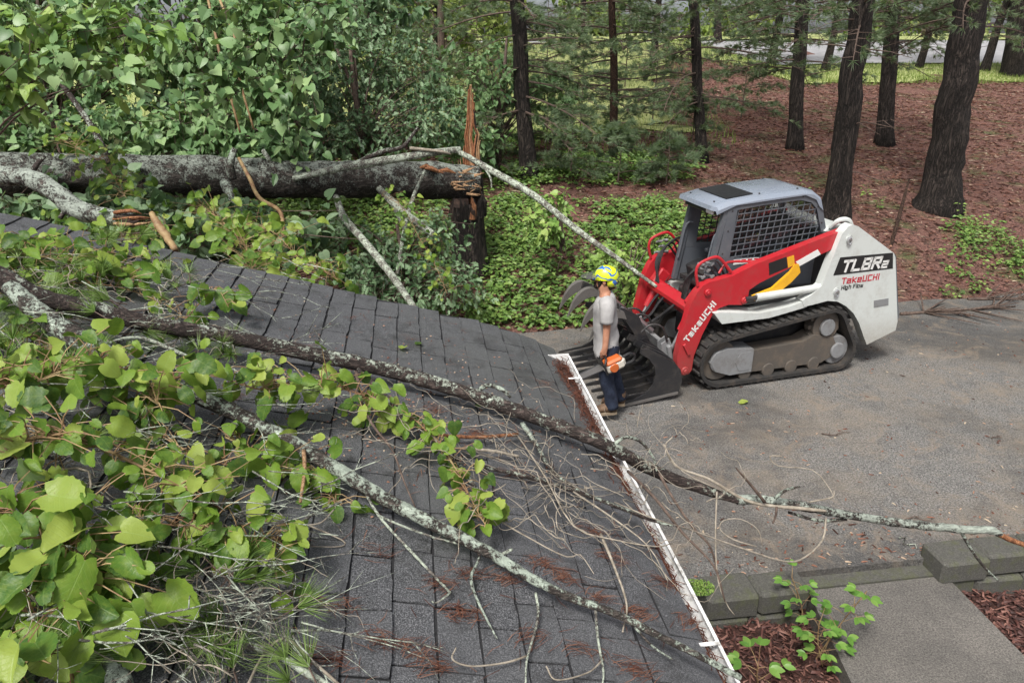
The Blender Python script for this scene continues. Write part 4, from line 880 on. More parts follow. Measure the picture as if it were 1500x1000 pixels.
# broken lichen limb in front, resting on the roof edge
e = empty('broken_limb', on_roof(225, 352, .02), 0, 'thick lichen-covered broken limb with torn orange end at upper left', 'branch'); o = e.location.copy()
limb(e, o, [(-80, 245, 5.4, 24), (0, 256, 5.3, 26), (45, 262, 5.25, 27), (85, 285, 5.2, 27), (115, 308, 5.2, 29), (160, 318, 5.2, 25), (195, 322, 5.2, 22)], 'heavy_lichen', 'stem', 14, .22)
for k in range(16):
    yy_ = U(311, 330); x1 = U(192, 229); limb(e, o, [(168 + U(-4, 12), yy_, 5.17 - U(0, .05), U(3, 7)), (lerp(172, x1, .6), yy_ + U(-3, 3), 5.14 - U(0, .05), U(3, 6)), (x1, yy_ * .75 + 318 * .25 + U(-7, 6), 5.14, .6)], R.choice(('torn_wood', 'torn_wood', 'rot_wood', 'torn_wood_pale', 'pine_bark_brown')), 'splinter', 5, .25)
limb(e, o, [(222, 312, 5.15, 8), (232, 330, 5.12, 12), (245, 348, 5.08, 12), (257, 366, 5.0, 9)], 'vine_stem', 'broken_stub', 8, .45)
limb(e, o, [(45, 255, 5.3, 9), (55, 240, 5.3, 7), (66, 229, 5.3, 4)], 'limb_bark', 'twig')
limb(e, o, [(88, 320, 5.2, 7), (100, 300, 5.2, 6)], 'limb_bark', 'twig')
# ================================================================== TRACKED LOADER (x forward, y to its left = towards the camera, z up)
LD = empty('track_loader', (2.935, 8.485, 0), math.radians(-163.1), 'red and white tracked loader with grey cage cab and grapple bucket on the driveway', 'loader'); LD.scale = (.945, .845, 1.005)
def part(mb, name, mat, parent=LD, auto=35, label=None): return mb.build(name, mat, parent, auto=auto, label=label)
def mirror(poly): return poly
def hull2(pts):
    pts = sorted(set(pts)); 
    def half(ps):
        h = []
        for p in ps:
            while len(h) > 1 and (h[-1][0] - h[-2][0]) * (p[1] - h[-2][1]) - (h[-1][1] - h[-2][1]) * (p[0] - h[-2][0]) <= 0: h.pop()
            h.append(p)
        return h
    a = half(pts); b = half(pts[::-1]); return a[:-1] + b[:-1]
def belt(circles, n):
    pts = hull2([(cx + r * math.cos(a), cz + r * math.sin(a)) for (cx, cz, r) in circles for a in np.linspace(0, 2 * PI, 48, endpoint=False)])
    P = np.array(pts + [pts[0]]); d = np.r_[0, np.cumsum(np.linalg.norm(np.diff(P, axis=0), axis=1))]; s = np.linspace(0, d[-1], n, endpoint=False)
    return [(float(np.interp(t, d, P[:, 0])), float(np.interp(t, d, P[:, 1]))) for t in s]
CIRC = [(.86, .330, .295), (-.62, .580, .245), (-.83, .265, .230)]
CIRC_I = [(a, b, r - .045) for a, b, r in CIRC]
lug = MB(); lug.box((0, 0, 0), (.052, .172, .030), None, .008); lug_me = None
for side in (1, -1):
    y0, y1 = (.44, .84) if side > 0 else (-.84, -.44)
    outer, inner = belt(CIRC, 96), None
    mb = MB(); n = len(outer); vs = []
    for k in range(n):
        a, b = Vector((*outer[k - 1], 0)), Vector((*outer[(k + 1) % n], 0)); d = (b - a).normalized(); nn = Vector((d.y, -d.x, 0)); p = Vector((*outer[k], 0)); q = p - nn * .042
        vs += [(p.x, y0, p.y), (p.x, y1, p.y), (q.x, y1, q.y), (q.x, y0, q.y)]
    fs = [(k * 4 + j, k * 4 + (j + 1) % 4, ((k + 1) % n) * 4 + (j + 1) % 4, ((k + 1) % n) * 4 + j) for k in range(n) for j in range(4)]
    mb.add(vs, fs); trk = part(mb, 'track', 'rubber', auto=30)
    path = belt(CIRC, 46); joined = MB()
    for k in range(46):
        a, b = Vector((*path[k - 1], 0)), Vector((*path[(k + 1) % 46], 0)); d = (b - a).normalized(); nn = Vector((d.y, -d.x, 0)); p = Vector((*path[k], 0)) + nn * .014
        for j, yy in enumerate((y0 + .095, y1 - .095)):
            sh = .028 * (1 if j else -1) * side; pp = p + d * sh; m3 = Matrix(((d.x, 0, nn.x), (0, 1, 0), (d.y, 0, nn.y)))
            m4 = m3.to_4x4(); m4.translation = (pp.x, yy, pp.y)
            if side > 0:
                if lug_me is None: o_ = lug.build('lug', 'rubber', trk); lug_me = o_.data; o_.matrix_basis = m4
                else: obj_from_mesh('lug', lug_me, trk, m4)
            else: joined.add([m4 @ Vector(v) for v in lug.v], lug.f)
    if side < 0: joined.build('lugs', 'rubber', trk, kind='stuff')
    f = lambda v: v * side
    def yy(a, b): return (min(f(a), f(b)), max(f(a), f(b)))
    mb = MB(); mb.prism([(.55, .14), (-.62, .13), (-.86, .24), (-.74, .45), (-.45, .50), (-.30, .43), (.55, .40)], *yy(.50, .76)); part(mb, 'track_frame', 'muddy_frame')
    mb = MB(); mb.prism([(.42, .16), (.72, .15), (.92, .22), (1.0, .33), (.93, .44), (.78, .48), (.42, .44)], *yy(.52, .80)); part(mb, 'idler_cover', 'frame_grey')
    mb = MB(); mb.prism([(.46, .19), (.60, .19), (.66, .30), (.60, .41), (.46, .41)], *yy(.80, .806)); part(mb, 'cover_plate', 'frame_grey')
    for (cx, cz, r, nm, mt) in ((.86, .33, .24, 'idler', 'muddy_frame'), (-.62, .58, .19, 'sprocket', 'muddy_frame'), (-.83, .265, .18, 'rear_idler', 'frame_grey')):
        mb = MB(); mb.disc_y(cx, cz, r, *yy(.54, .74)); w_ = part(mb, nm, mt)
        mb = MB(); mb.disc_y(cx, cz, r * .55, *yy(.74, .79)); part(mb, 'hub', 'frame_grey', w_)
        if nm == 'sprocket':
            mb = MB()
            for k in range(13):
                a = 2 * PI * k / 13; mb.box((cx + .205 * math.cos(a), f(.66), cz + .205 * math.sin(a)), (.05, .08, .045), Matrix.Rotation(-a, 3, 'Y'))
            part(mb, 'teeth', 'muddy_frame', w_)
    for k in range(4): mb = MB(); mb.disc_y(-.50 + .33 * k, .135, .085, *yy(.56, .78)); part(mb, 'roller', 'muddy_frame')
    # body side: tower, sill
    mb = MB(); tower = [(-.64, 1.775), (-.69, 1.795), (-.78, 1.77), (-1.38, 1.42), (-1.42, 1.36), (-1.66, .56), (-1.66, .44), (-1.25, .30), (-1.17, .42), (-1.06, .60), (-.95, .73), (-.82, .83), (-.68, .90), (-.53, .925), (-.38, .905), (-.20, .885), (-.16, .96), (-.30, 1.03), (-.41, 1.12), (-.46, 1.30), (-.50, 1.45), (-.57, 1.70)]
    mb.prism(tower, *yy(.66, .80)); part(mb, 'rear_fender', 'white_paint')
    mb = MB(); mb.prism([(-.25, .875), (.26, .795), (.90, .79), (1.02, .925), (.93, .93), (.40, .862), (.02, .90), (-.20, .945)], *yy(.50, .79)); part(mb, 'sill', 'white_paint')
    mb = MB()
    for (rx, rz) in ((-.68, 1.635), (-.63, 1.03)): mb.disc_y(rx, rz, .045, *yy(.80, .806))
    part(mb, 'tie_down_pad', 'white_paint')
    for (rx, rz) in ((-.68, 1.625), (-.63, 1.02)):
        mb = MB(); mb.tube([(rx + .028 * math.cos(a), f(.82), rz - .012 + .04 * math.sin(a)) for a in np.linspace(0, 2 * PI, 13)], .009, 6, cap=False); mb.disc_y(rx, rz + .012, .022, *yy(.80, .83)); part(mb, 'tie_down_ring', 'chrome')
    # lift arm
    arm = [(-.72, 1.74), (.49, 1.425), (.80, 1.31), (1.10, 1.265), (1.17, 1.235), (1.235, 1.16), (1.30, 1.02), (1.385, .60), (1.41, .42), (1.385, .25), (1.33, .20), (1.24, .20), (1.20, .25), (1.19, .42), (1.11, .66), (1.01, .87), (.93, .955), (.80, .985), (.62, .965), (.55, 1.00), (.545, 1.13), (.42, 1.20), (.03, 1.34), (-.60, 1.53), (-.74, 1.62)]
    mb = MB(); mb.prism(arm, *yy(.60, .72)); am = part(mb, 'lift_arm', 'red_paint')
    mb = MB()
    for (rx, rz, rr_) in ((1.10, 1.155, .042), (.60, 1.02, .042), (1.30, .255, .05), (-.60, 1.62, .03)): mb.disc_y(rx, rz, rr_, *yy(.72, .75)); mb.disc_y(rx, rz, rr_ * .5, *yy(.75, .765))
    part(mb, 'pivot_pin', 'red_paint', am)
    mb = MB(); mb.bar((1.345, f(.735), .58), (1.265, f(.735), .45), .03, .035, bev=.004); part(mb, 'arm_stop', 'red_paint', am)
    # lift cylinder, tilt cylinder
    mb = MB(); mb.tube([(.46, f(.755), 1.045), (-.46, f(.755), 1.085)], .045, 14); c_ = part(mb, 'lift_cylinder', 'white_paint'); mb = MB(); mb.tube([(.60, f(.755), 1.04), (.44, f(.755), 1.045)], .028, 10); part(mb, 'piston_rod', 'black_steel', c_)
    mb = MB(); mb.tube([(1.05, f(.50), 1.10), (1.28, f(.50), .66)], .055, 12); c_ = part(mb, 'tilt_cylinder', 'red_paint'); mb = MB(); mb.tube([(1.27, f(.50), .68), (1.42, f(.50), .38)], .026, 10); part(mb, 'piston_rod', 'chrome', c_)
    mb = MB(); mb.box((1.13, f(.50), 1.02), (.22, .14, .16), Matrix.Rotation(.9, 3, 'Y'), .02); part(mb, 'cylinder_mount', 'red_paint')
    mb = MB(); mb.prism([(1.10, 1.0), (1.19, .93), (1.15, .86), (1.06, .92)], *yy(.575, .598)); part(mb, 'warning_sticker', 'yellow_paint')
    # tubular step guard on the arm
    mb = MB(); mb.tube([Vector(p) for p in smooth_path([(1.20, f(.66), 1.22), (1.24, f(.66), 1.38), (1.20, f(.66), 1.47), (1.04, f(.66), 1.525), (.94, f(.66), 1.50), (.78, f(.66), 1.34)], 5)], .018, 8); part(mb, 'guard_rail', 'red_paint', am)
    mb = MB(); mb.tube([Vector(p) for p in smooth_path([(.92, f(.62), 1.33), (.84, f(.60), 1.42), (.72, f(.56), 1.43), (.46, f(.60), 1.42)], 5)], .014, 8); part(mb, 'hose_rail', 'red_paint', am)
    mb = MB()
    for k, (ax, az) in enumerate(((1.12, 1.30), (1.06, 1.37), (1.0, 1.30), (1.10, 1.43), (1.02, 1.44))): mb.tube([(ax, f(.60), az), (ax + .08, f(.56), az + .02)], .012, 8); mb.tube([(ax + .02, f(.64), az), (ax - .02, f(.61), az + .005)], .017, 6)
    part(mb, 'hydraulic_couplers', 'frame_grey')
    for k in range(4):
        mb = MB(); x0 = .88 - .05 * k; mb.tube([Vector(p) for p in smooth_path([(x0, f(.56), 1.24), (x0 + .16, f(.52), 1.40 + .03 * k), (1.16 + .02 * k, f(.44), 1.28), (1.22, f(.42 - .03 * k), 1.0)], 5)], .013, 6); part(mb, 'hose', 'black_steel')
# arm cross member, attachment plate
mb = MB(); mb.box((1.16, 0, .90), (.16, 1.20, .22), Matrix.Rotation(.75, 3, 'Y'), .03); part(mb, 'cross_member', 'red_paint')
mb = MB(); mb.tube([(1.32, -.62, .27), (1.32, .62, .27)], .045, 12); mb.box((1.40, 0, .36), (.05, 1.10, .30), Matrix.Rotation(.25, 3, 'Y'), .01)
for yy_ in (-.48, -.38, .38, .48): mb.prism([(1.36, .24), (1.50, .30), (1.52, .52), (1.42, .58), (1.34, .42)], yy_ - .012, yy_ + .012)
part(mb, 'quick_coupler', 'frame_grey')
for (a, b) in ((.20, .12), (-.1, -.05), (-.25, -.2)):
    mb = MB(); mb.tube([Vector(p) for p in smooth_path([(1.10, a, .98), (1.30, a + .03, .86), (1.44, b, .70), (1.58, b, .66), (1.68, b, .74)], 5)], .016, 6); part(mb, 'hose', 'black_steel')
# chassis, engine hood, rear door
mb = MB(); mb.box((-.05, 0, .62), (1.9, .84, .62), None, .03); part(mb, 'chassis', 'black_steel')
mb = MB(); mb.box((.12, 0, .98), (1.25, 1.20, .14), None, .02); part(mb, 'belly_panel', 'black_steel')
mb = MB(); mb.prism([(-.50, .60), (-.50, 1.66), (-.72, 1.66), (-1.42, 1.36), (-1.60, .62)], -.655, .655); part(mb, 'engine_hood', 'black_steel')
mb = MB(); mb.prism([(-.56, 1.665), (-.62, 1.72), (-.80, 1.73), (-1.40, 1.40), (-1.40, 1.37), (-.72, 1.668)], -.50, .50); part(mb, 'hood_top', 'white_paint')
mb = MB(); mb.prism([(-1.425, 1.40), (-1.46, 1.37), (-1.70, .60), (-1.70, .46), (-1.665, .44), (-1.665, .56)], -.70, .76); part(mb, 'rear_door', 'cab_grey')
mb = MB(); mb.tube([(-1.70, .60, .44), (-1.74, .60, .42)], .03, 8); part(mb, 'tow_hook', 'frame_grey')
mb = MB(); mb.tube([Vector(p) for p in smooth_path([(-.62, .50, 1.71), (-.66, .58, 1.80), (-.78, .60, 1.80), (-.86, .60, 1.70)], 4)], .03, 8); part(mb, 'pivot_boss', 'white_paint')
# cab
CY = .45
cabp = [(.93, 1.00), (.78, 2.03), (.60, 2.10), (-.20, 2.135), (-.36, 2.11), (-.47, 2.02), (-.68, 1.52), (-.68, 1.0)]
win = [(.70, 1.44), (.665, 1.975), (.30, 2.01), (-.17, 2.035), (-.33, 2.00), (-.42, 1.92), (-.585, 1.53), (-.55, 1.36)]
for side in (1, -1):
    mb = MB(); n = 0
    # frame ring as a fan of quads between the outer outline and window outline
    outer = [(.86, 1.40), (.78, 2.03), (.35, 2.09), (-.20, 2.115), (-.36, 2.09), (-.47, 2.00), (-.66, 1.53), (-.62, 1.28)]
    y0, y1 = sorted((side * (CY - .05), side * CY)); m_ = len(outer)
    vs = [(p[0], y, p[1]) for y in (y0, y1) for p in outer] + [(p[0], y, p[1]) for y in (y0, y1) for p in win]; fs = []
    for k in range(m_):
        k2 = (k + 1) % m_; fs += [(k, k2, 2 * m_ + k2, 2 * m_ + k), (m_ + k2, m_ + k, 3 * m_ + k, 3 * m_ + k2), (k2, k, m_ + k, m_ + k2), (2 * m_ + k, 2 * m_ + k2, 3 * m_ + k2, 3 * m_ + k)]
    mb.add(vs, fs); mb.prism([(.93, 1.0), (.86, 1.398), (-.62, 1.278), (-.68, 1.0)], y0 + (0.003 if side > 0 else .003), y1 - .003)
    cs = part(mb, 'cab_side', 'cab_grey', auto=30)
    mb = MB()
    def inside(x, z, poly=win):
        c_ = False; n_ = len(poly)
        for i in range(n_):
            (x1, z1), (x2, z2) = poly[i], poly[i - 1]
            if (z1 > z) != (z2 > z) and x < (x2 - x1) * (z - z1) / (z2 - z1) + x1: c_ = not c_
        return c_
    yb = side * (CY - .022)
    def clip(a, b):
        ts = [t for t in np.linspace(0, 1, 81) if inside(a[0] + (b[0] - a[0]) * t, a[1] + (b[1] - a[1]) * t)]
        return (ts[0], ts[-1]) if len(ts) > 2 else None
    for k in range(17):
        x = .72 - .088 * k; a, b = (x, 1.3), (x - .10, 2.1); c_ = clip(a, b)
        if c_: A_ = [(a[0] + (b[0] - a[0]) * t, a[1] + (b[1] - a[1]) * t) for t in c_]; mb.bar((A_[0][0], yb, A_[0][1]), (A_[1][0], yb, A_[1][1]), .010, .010)
    for k in range(10):
        z = 1.40 + .068 * k; a, b = (.8, z - .03), (-.7, z + .06); c_ = clip(a, b)
        if c_: A_ = [(a[0] + (b[0] - a[0]) * t, a[1] + (b[1] - a[1]) * t) for t in c_]; mb.bar((A_[0][0], yb + .005, A_[0][1]), (A_[1][0], yb + .005, A_[1][1]), .010, .010)
    part(mb, 'mesh_screen', 'cab_grey', cs, auto=None)
    mb = MB(); yg = side * (CY - .045); mb.prism([(p[0], p[1]) for p in win], min(yg, yg + .004), max(yg, yg + .004)); part(mb, 'window_glass', 'dark_glass', cs)
    mb = MB()
    for (bx, bz) in ((.80, 1.5), (.76, 1.75), (.73, 1.97), (.45, 2.045), (.1, 2.065), (-.2, 2.075), (-.43, 1.95), (-.52, 1.76)): mb.disc_y(bx, bz, .011, side * CY - .004, side * CY + .006, 8)
    part(mb, 'bolts', 'black_steel', cs)['kind'] = 'stuff'
    mb = MB(); mb.tube([Vector(p) for p in smooth_path([(.96, side * .36, 1.28), (.90, side * .36, 1.62), (.86, side * .35, 1.70), (.80, side * .34, 1.70)], 5)], .013, 8); part(mb, 'grab_handle', 'cab_grey')
mb = MB(); mb.prism([(.64, 1.42), (.30, 1.42), (.30, 1.37), (.64, 1.36)], CY + .001, CY + .004); part(mb, 'warning_sticker', 'sticker_white')
for k in range(4): mb = MB(); mb.prism([(.62 - .085 * k, 1.415), (.56 - .085 * k, 1.415), (.56 - .085 * k, 1.40), (.62 - .085 * k, 1.40)], CY + .004, CY + .006); part(mb, 'sticker_bar', 'sticker_red')
# cab front posts, back panel, floor
mb = MB()
for s in (1, -1): mb.bar((.97, s * .41, 1.02), (.80, s * .41, 2.02), .07, .05)
mb.bar((.80, -.41, 1.99), (.80, .41, 1.99), .05, .06); part(mb, 'front_frame', 'cab_grey')
mb = MB(); mb.box((-.60, 0, 1.30), (.05, .78, .5), Matrix.Rotation(-.2, 3, 'Y')); mb.box((.20, 0, 1.06), (1.4, .78, .04)); part(mb, 'cab_interior', 'black_steel')
mb = MB(); mb.prism([(-.56, 1.60), (-.40, 1.97), (-.385, 1.97), (-.545, 1.60)], -.34, .34); part(mb, 'rear_window', 'dark_glass')
mb = MB(); mb.box((.05, 0, 1.22), (.48, .46, .14), None, .05); mb.box((-.20, 0, 1.52), (.14, .44, .56), Matrix.Rotation(-.2, 3, 'Y'), .05); part(mb, 'seat', 'cushion')
for s_ in (.30, -.30): mb = MB(); mb.box((.42, s_, 1.36), (.4, .07, .06), None, .02); part(mb, 'armrest', 'cab_grey')
mb = MB(); mb.box((.60, 0, 1.18), (.5, .66, .22), Matrix.Rotation(.3, 3, 'Y'), .02); part(mb, 'front_panel', 'black_steel')
# cab roof with visor and skylight
mb = MB(); rp = [(1.00, 1.985), (.99, 2.03), (.78, 2.075), (.40, 2.115), (-.20, 2.15), (-.33, 2.135), (-.45, 2.06), (-.50, 1.95), (-.44, 1.95), (-.38, 2.03), (-.22, 2.09), (.70, 2.03)]
ys_ = [-.47, -.44, -.40, .40, .44, .47]; dz_ = [-.045, -.012, 0, 0, -.012, -.045]; npf = len(rp); vs = []
for y, d in zip(ys_, dz_): vs += [(p[0] - (.06 if k < 2 and abs(y) > .43 else 0), y, p[1] + (d if k < 8 else 0)) for k, p in enumerate(rp)]
fs = [(j * npf + k, j * npf + (k + 1) % npf, (j + 1) * npf + (k + 1) % npf, (j + 1) * npf + k) for j in range(5) for k in range(npf)]
fs += [tuple(range(npf - 1, -1, -1)), tuple(5 * npf + k for k in range(npf))]; mb.add(vs, fs); rf = part(mb, 'cab_roof', 'roof_grey', auto=28)
mb = MB(); mb.prism([(.77, 2.083), (.42, 2.120), (.42, 2.126), (.77, 2.089)], -.34, .34); part(mb, 'skylight', 'sticker_black', rf)
mb = MB()
for (bx, by, bz) in ((.9, .3, 2.052), (.9, -.3, 2.052), (.36, .38, 2.124), (.36, -.38, 2.124), (-.15, .38, 2.152), (-.15, -.38, 2.152)): mb.lathe([(.012, 0), (.012, .008), (.004, .012)], 8, Matrix.Translation((bx, by, bz)))
part(mb, 'bolts', 'black_steel', rf)['kind'] = 'stuff'
mb = MB(); mb.box((.86, .0, 1.95), (.16, .70, .06), None, .01); part(mb, 'front_lamp_bar', 'black_steel')
mb = MB(); mb.box((.93, .28, 1.955), (.03, .16, .07), None, .01); part(mb, 'work_lamp', 'sticker_white')
# arm lock and decals on the near side
mb = MB(); mb.prism([(.50, 1.06), (.24, 1.13), (.02, 1.30), (-.02, 1.38), (-.08, 1.38), (-.12, 1.28), (-.02, 1.18), (.20, 1.03), (.46, 1.00)], .70, .735); part(mb, 'arm_lock', 'yellow_paint')
mb = MB(); mb.prism([(-.04, 1.405), (-.32, 1.525), (-.375, 1.465), (-.105, 1.352)], .721, .724); part(mb, 'sticker', 'sticker_white')
mb = MB(); mb.prism([(.33, 1.42), (.10, 1.475), (.06, 1.35), (.30, 1.28)], .721, .724); part(mb, 'sticker', 'sticker_black')
mb = MB(); mb.prism([(.09, 1.465), (.0, 1.485), (-.03, 1.37), (.055, 1.345)], .721, .7245); part(mb, 'sticker', 'yellow_paint')
# lettering made of strokes
GL = {'T': [[(0, 1), (1, 1)], [(.5, 1), (.5, 0)]], 'a': [[(0, .74), (.9, .74), (.9, 0), (0, 0), (0, .38), (.9, .38)]], 'k': [[(0, 1), (0, 0)], [(.9, .8), (.1, .40), (.9, 0)]],
      'e': [[(.9, 0), (0, 0), (0, .76), (.9, .76), (.9, .38), (0, .38)]], 'U': [[(0, 1), (0, 0), (.9, 0), (.9, 1)]], 'C': [[(.9, 1), (0, 1), (0, 0), (.9, 0)]], 'H': [[(0, 1), (0, 0)], [(.9, 1), (.9, 0)], [(0, .5), (.9, .5)]],
      'I': [[(0, 1), (0, 0)]], 'L': [[(0, 1), (0, 0), (.9, 0)]], '8': [[(0, 0), (.9, 0), (.9, 1), (0, 1), (0, 0)], [(0, .5), (.9, .5)]], 'R': [[(0, 0), (0, 1), (.9, 1), (.9, .5), (0, .5)], [(.4, .5), (.95, 0)]],
      '2': [[(0, .8), (.9, .8), (.9, .42), (0, .42), (0, 0), (.9, 0)]], 'i': [[(0, .7), (0, 0)], [(0, .95), (0, 1.0)]], 'g': [[(.8, .0), (0, 0), (0, .7), (.8, .7), (.8, -.3), (0, -.3)]], 'h': [[(0, 1), (0, 0)], [(0, .7), (.8, .7), (.8, 0)]],
      'F': [[(0, 0), (0, 1), (.9, 1)], [(0, .5), (.7, .5)]], 'l': [[(0, 1), (0, 0)]], 'o': [[(0, 0), (.8, 0), (.8, .7), (0, .7), (0, 0)]], 'w': [[(0, .7), (0, 0), (.9, 0), (.9, .7)], [(.45, .6), (.45, 0)]]}
def lettering(text, org, ax, up, h, wd, gap, sw, y, name, mat, shear=0.0):
    """strokes on the plane y; org, ax, up in (x, z)"""
    mb = MB(); cx = 0; ax = Vector(ax).normalized(); up = Vector(up).normalized(); org = Vector(org)
    for ch in text:
        if ch == ' ': cx += wd * .6; continue
        g = GL[ch]; ww = 0 if ch in 'Iil' else wd
        for st_ in g:
            for a, b in zip(st_[:-1], st_[1:]):
                pa_ = org + ax * (cx + a[0] * ww + shear * a[1] * h) + up * a[1] * h; pb_ = org + ax * (cx + b[0] * ww + shear * b[1] * h) + up * b[1] * h
                d = (pb_ - pa_).normalized() * sw * .5; A_, B_ = pa_ - d, pb_ + d
                mb.bar((A_.x, y, A_.y), (B_.x, y, B_.y), .004, sw, up=Vector((0, 1, 0)).cross(Vector((B_.x - A_.x, 0, B_.y - A_.y))).normalized())
        cx += ww + gap
    return part(mb, name, mat, auto=None)
lettering('TakeUCHI', (1.295, .60), (-.62, .785), (.785, .62), .062, .048, .026, .017, .7215, 'lettering', 'sticker_white')
mb = MB(); mb.prism([(-.545, 1.225), (-.60, 1.43), (-1.365, 1.425), (-1.41, 1.235)], .801, .804); part(mb, 'model_decal', 'sticker_black')
lettering('TL8R', (-.655, 1.262), (-1, .012), (0, 1), .115, .105, .040, .030, .8055, 'lettering', 'sticker_white', .22)
lettering('2', (-1.235, 1.262), (-1, .012), (0, 1), .085, .075, .03, .022, .8055, 'lettering', 'sticker_white', .22)
lettering('TakeUCHI', (-.69, 1.115), (-1, .012), (0, 1), .062, .052, .024, .014, .8015, 'lettering', 'sticker_red')
lettering('High Flow', (-.70, 1.045), (-1, .012), (0, 1), .042, .032, .014, .009, .8015, 'lettering', 'sticker_black')
mb = MB(); mb.prism([(-1.22, .86), (-1.44, .87), (-1.46, .78), (-1.24, .77)], .801, .803); part(mb, 'number_sticker', 'frame_grey')
# grapple bucket
BK = empty('grapple_bucket', (0, 0, 0)); BK.parent = LD
prof_c = [(2.36, .015), (2.0, .04), (1.70, .075), (1.55, .12), (1.475, .20), (1.47, .30), (1.52, .40), (1.62, .48), (1.78, .56), (1.92, .63)]
pc_ = [Vector((p[0], p[1], 0)) for p in smooth_path(prof_c, 3)]
for k in range(9):
    y = -.80 + .20 * k; mb = MB(); m_ = len(pc_); vs = []
    for i, p in enumerate(pc_):
        d = (pc_[min(i + 1, m_ - 1)] - pc_[max(0, i - 1)]).normalized(); nn = Vector((d.y, -d.x, 0)); hh = .035 if i > 2 else .012 + .008 * i
        for s in (-.016, .016): vs += [(p.x + nn.x * hh, y + s, p.y + nn.y * hh), (p.x - nn.x * hh, y + s, p.y - nn.y * hh)]
    fs = []
    for i in range(m_ - 1):
        a = i * 4; b = a + 4; fs += [(a, a + 1, b + 1, b), (a + 3, a + 2, b + 2, b + 3), (a + 2, a, b, b + 2), (a + 1, a + 3, b + 3, b + 1)]
    fs += [(0, 2, 3, 1), ((m_ - 1) * 4, (m_ - 1) * 4 + 1, (m_ - 1) * 4 + 3, (m_ - 1) * 4 + 2)]
    mb.add(vs, fs); mb.build('tine', 'black_steel', BK)
for s in (1, -1):
    side_o = [(2.36, -.002), (1.46, .085), (1.425, .22), (1.46, .36), (1.55, .46), (1.90, .66), (1.98, .66), (1.99, .61)]
    side_i = [(1.88, .54), (1.80, .44), (1.775, .33), (1.80, .22), (1.88, .13), (2.02, .075), (2.34, .045)]
    mb = MB(); mb.prism(side_o + side_i, *sorted((s * .90, s * .925))); mb.build('side_plate', 'black_steel', BK)
    mb = MB(); mb.bar((2.37, s * .9125, .005), (1.47, s * .9125, .085), .05, .03); mb.build('wear_strip', 'worn_steel', BK)
for (a, b, w, h_) in ((1.60, .085, .10, .03), (1.475, .25, .03, .10), (1.80, .555, .10, .03), (2.02, .02, .06, .02)):
    mb = MB(); mb.box((a, 0, b), (w, 1.82, h_), None, .004); mb.build('cross_bar', 'black_steel', BK)
# clamps: two arms with two curved claws each
for (yc, op, nm) in ((.28, .0, 'near'), (-.52, .12, 'far')):
    mb = MB()
    for s in (-.10, .10):
        mb.prism([(1.62, .52), (1.74, .50), (1.95, .80), (2.16, .92 + op * .2), (2.14, 1.0 + op * .2), (1.98, .96), (1.80, .86)], yc + s - .014, yc + s + .014)
    mb.tube([(1.70, yc - .13, .56), (1.70, yc + .13, .56)], .035, 10); mb.tube([(2.03, yc - .16, .91 + op * .2), (2.03, yc + .16, .91 + op * .2)], .04, 10); mb.build('clamp_arm', 'black_steel', BK)
    mb = MB(); mb.tube([(1.56, yc, .62), (1.78, yc, .80)], .035, 10); mb.tube([(1.76, yc, .79), (1.98, yc, .94)], .02, 8); mb.build('clamp_cylinder', 'chrome', BK)
    for s in (-.16, .16):
        mb = MB(); vs = []; oz = op * .2; cl = smooth_path([(2.0, .90 + oz, .05), (2.12, .935 + oz, .060), (2.24, .90 + oz, .055), (2.35, .80 + oz, .036), (2.43, .66 + oz, .005)], 4)
        for r in cl:
            x, z, w = r
            vs += [(x - w * .3, yc + s - .045 * (w / .085 + .1), z - w * .8), (x - w * .3, yc + s + .045 * (w / .085 + .1), z - w * .8), (x + w * .5, yc + s + .05 * (w / .085 + .1), z + w), (x + w * .5, yc + s - .05 * (w / .085 + .1), z + w)]
        m_ = len(cl); fs = [(i * 4 + j, i * 4 + (j + 1) % 4, (i + 1) * 4 + (j + 1) % 4, (i + 1) * 4 + j) for i in range(m_ - 1) for j in range(4)] + [(3, 2, 1, 0), tuple((m_ - 1) * 4 + j for j in range(4))]
        mb.add(vs, fs); mb.build('claw', 'worn_steel', BK, auto=40)
for yc in (-.15, .1, .5):
    mb = MB(); mb.tube([Vector(p) for p in smooth_path([(1.45, yc, .55), (1.55, yc + .03, .74), (1.70, yc + .02, .78), (1.80, yc, .70)], 5)], .014, 6); mb.build('hose', 'black_steel', BK)

# ================================================================== WORKER
def skin_body(name, joints, edges, mat, parent, sub=2, root=0):
    me = bpy.data.meshes.new(name); me.from_pydata([j[0] for j in joints], edges, []); o = bpy.data.objects.new(name, me); COL.objects.link(o); o.parent = parent
    sk_ = o.modifiers.new('skin', 'SKIN'); sk_.use_smooth_shade = True
    for i, j in enumerate(joints):
        r = j[1]; me.skin_vertices[0].data[i].radius = (r, r) if not hasattr(r, '__len__') else r
    me.skin_vertices[0].data[root].use_root = True
    o.modifiers.new('sub', 'SUBSURF').levels = sub; o.modifiers['sub'].render_levels = sub
    me.materials.append(M[mat]); return o
def ring_loft(rows, n=20):
    """rows: (x, y, z, rx, ry[, yaw]) -> smooth closed tube with caps"""
    rows = smooth_path(rows, 4); vs = []; m_ = len(rows)
    for r in rows:
        for k in range(n):
            a = 2 * PI * k / n; vs.append(Vector((r[0] + r[3] * math.cos(a), r[1] + r[4] * math.sin(a), r[2])))
    fs = [(i * n + k, i * n + (k + 1) % n, (i + 1) * n + (k + 1) % n, (i + 1) * n + k) for i in range(m_ - 1) for k in range(n)]
    fs += [tuple(range(n - 1, -1, -1)), tuple((m_ - 1) * n + k for k in range(n))]; return vs, fs
WB = Vector((1.03, 6.95, .085)); WS = .875
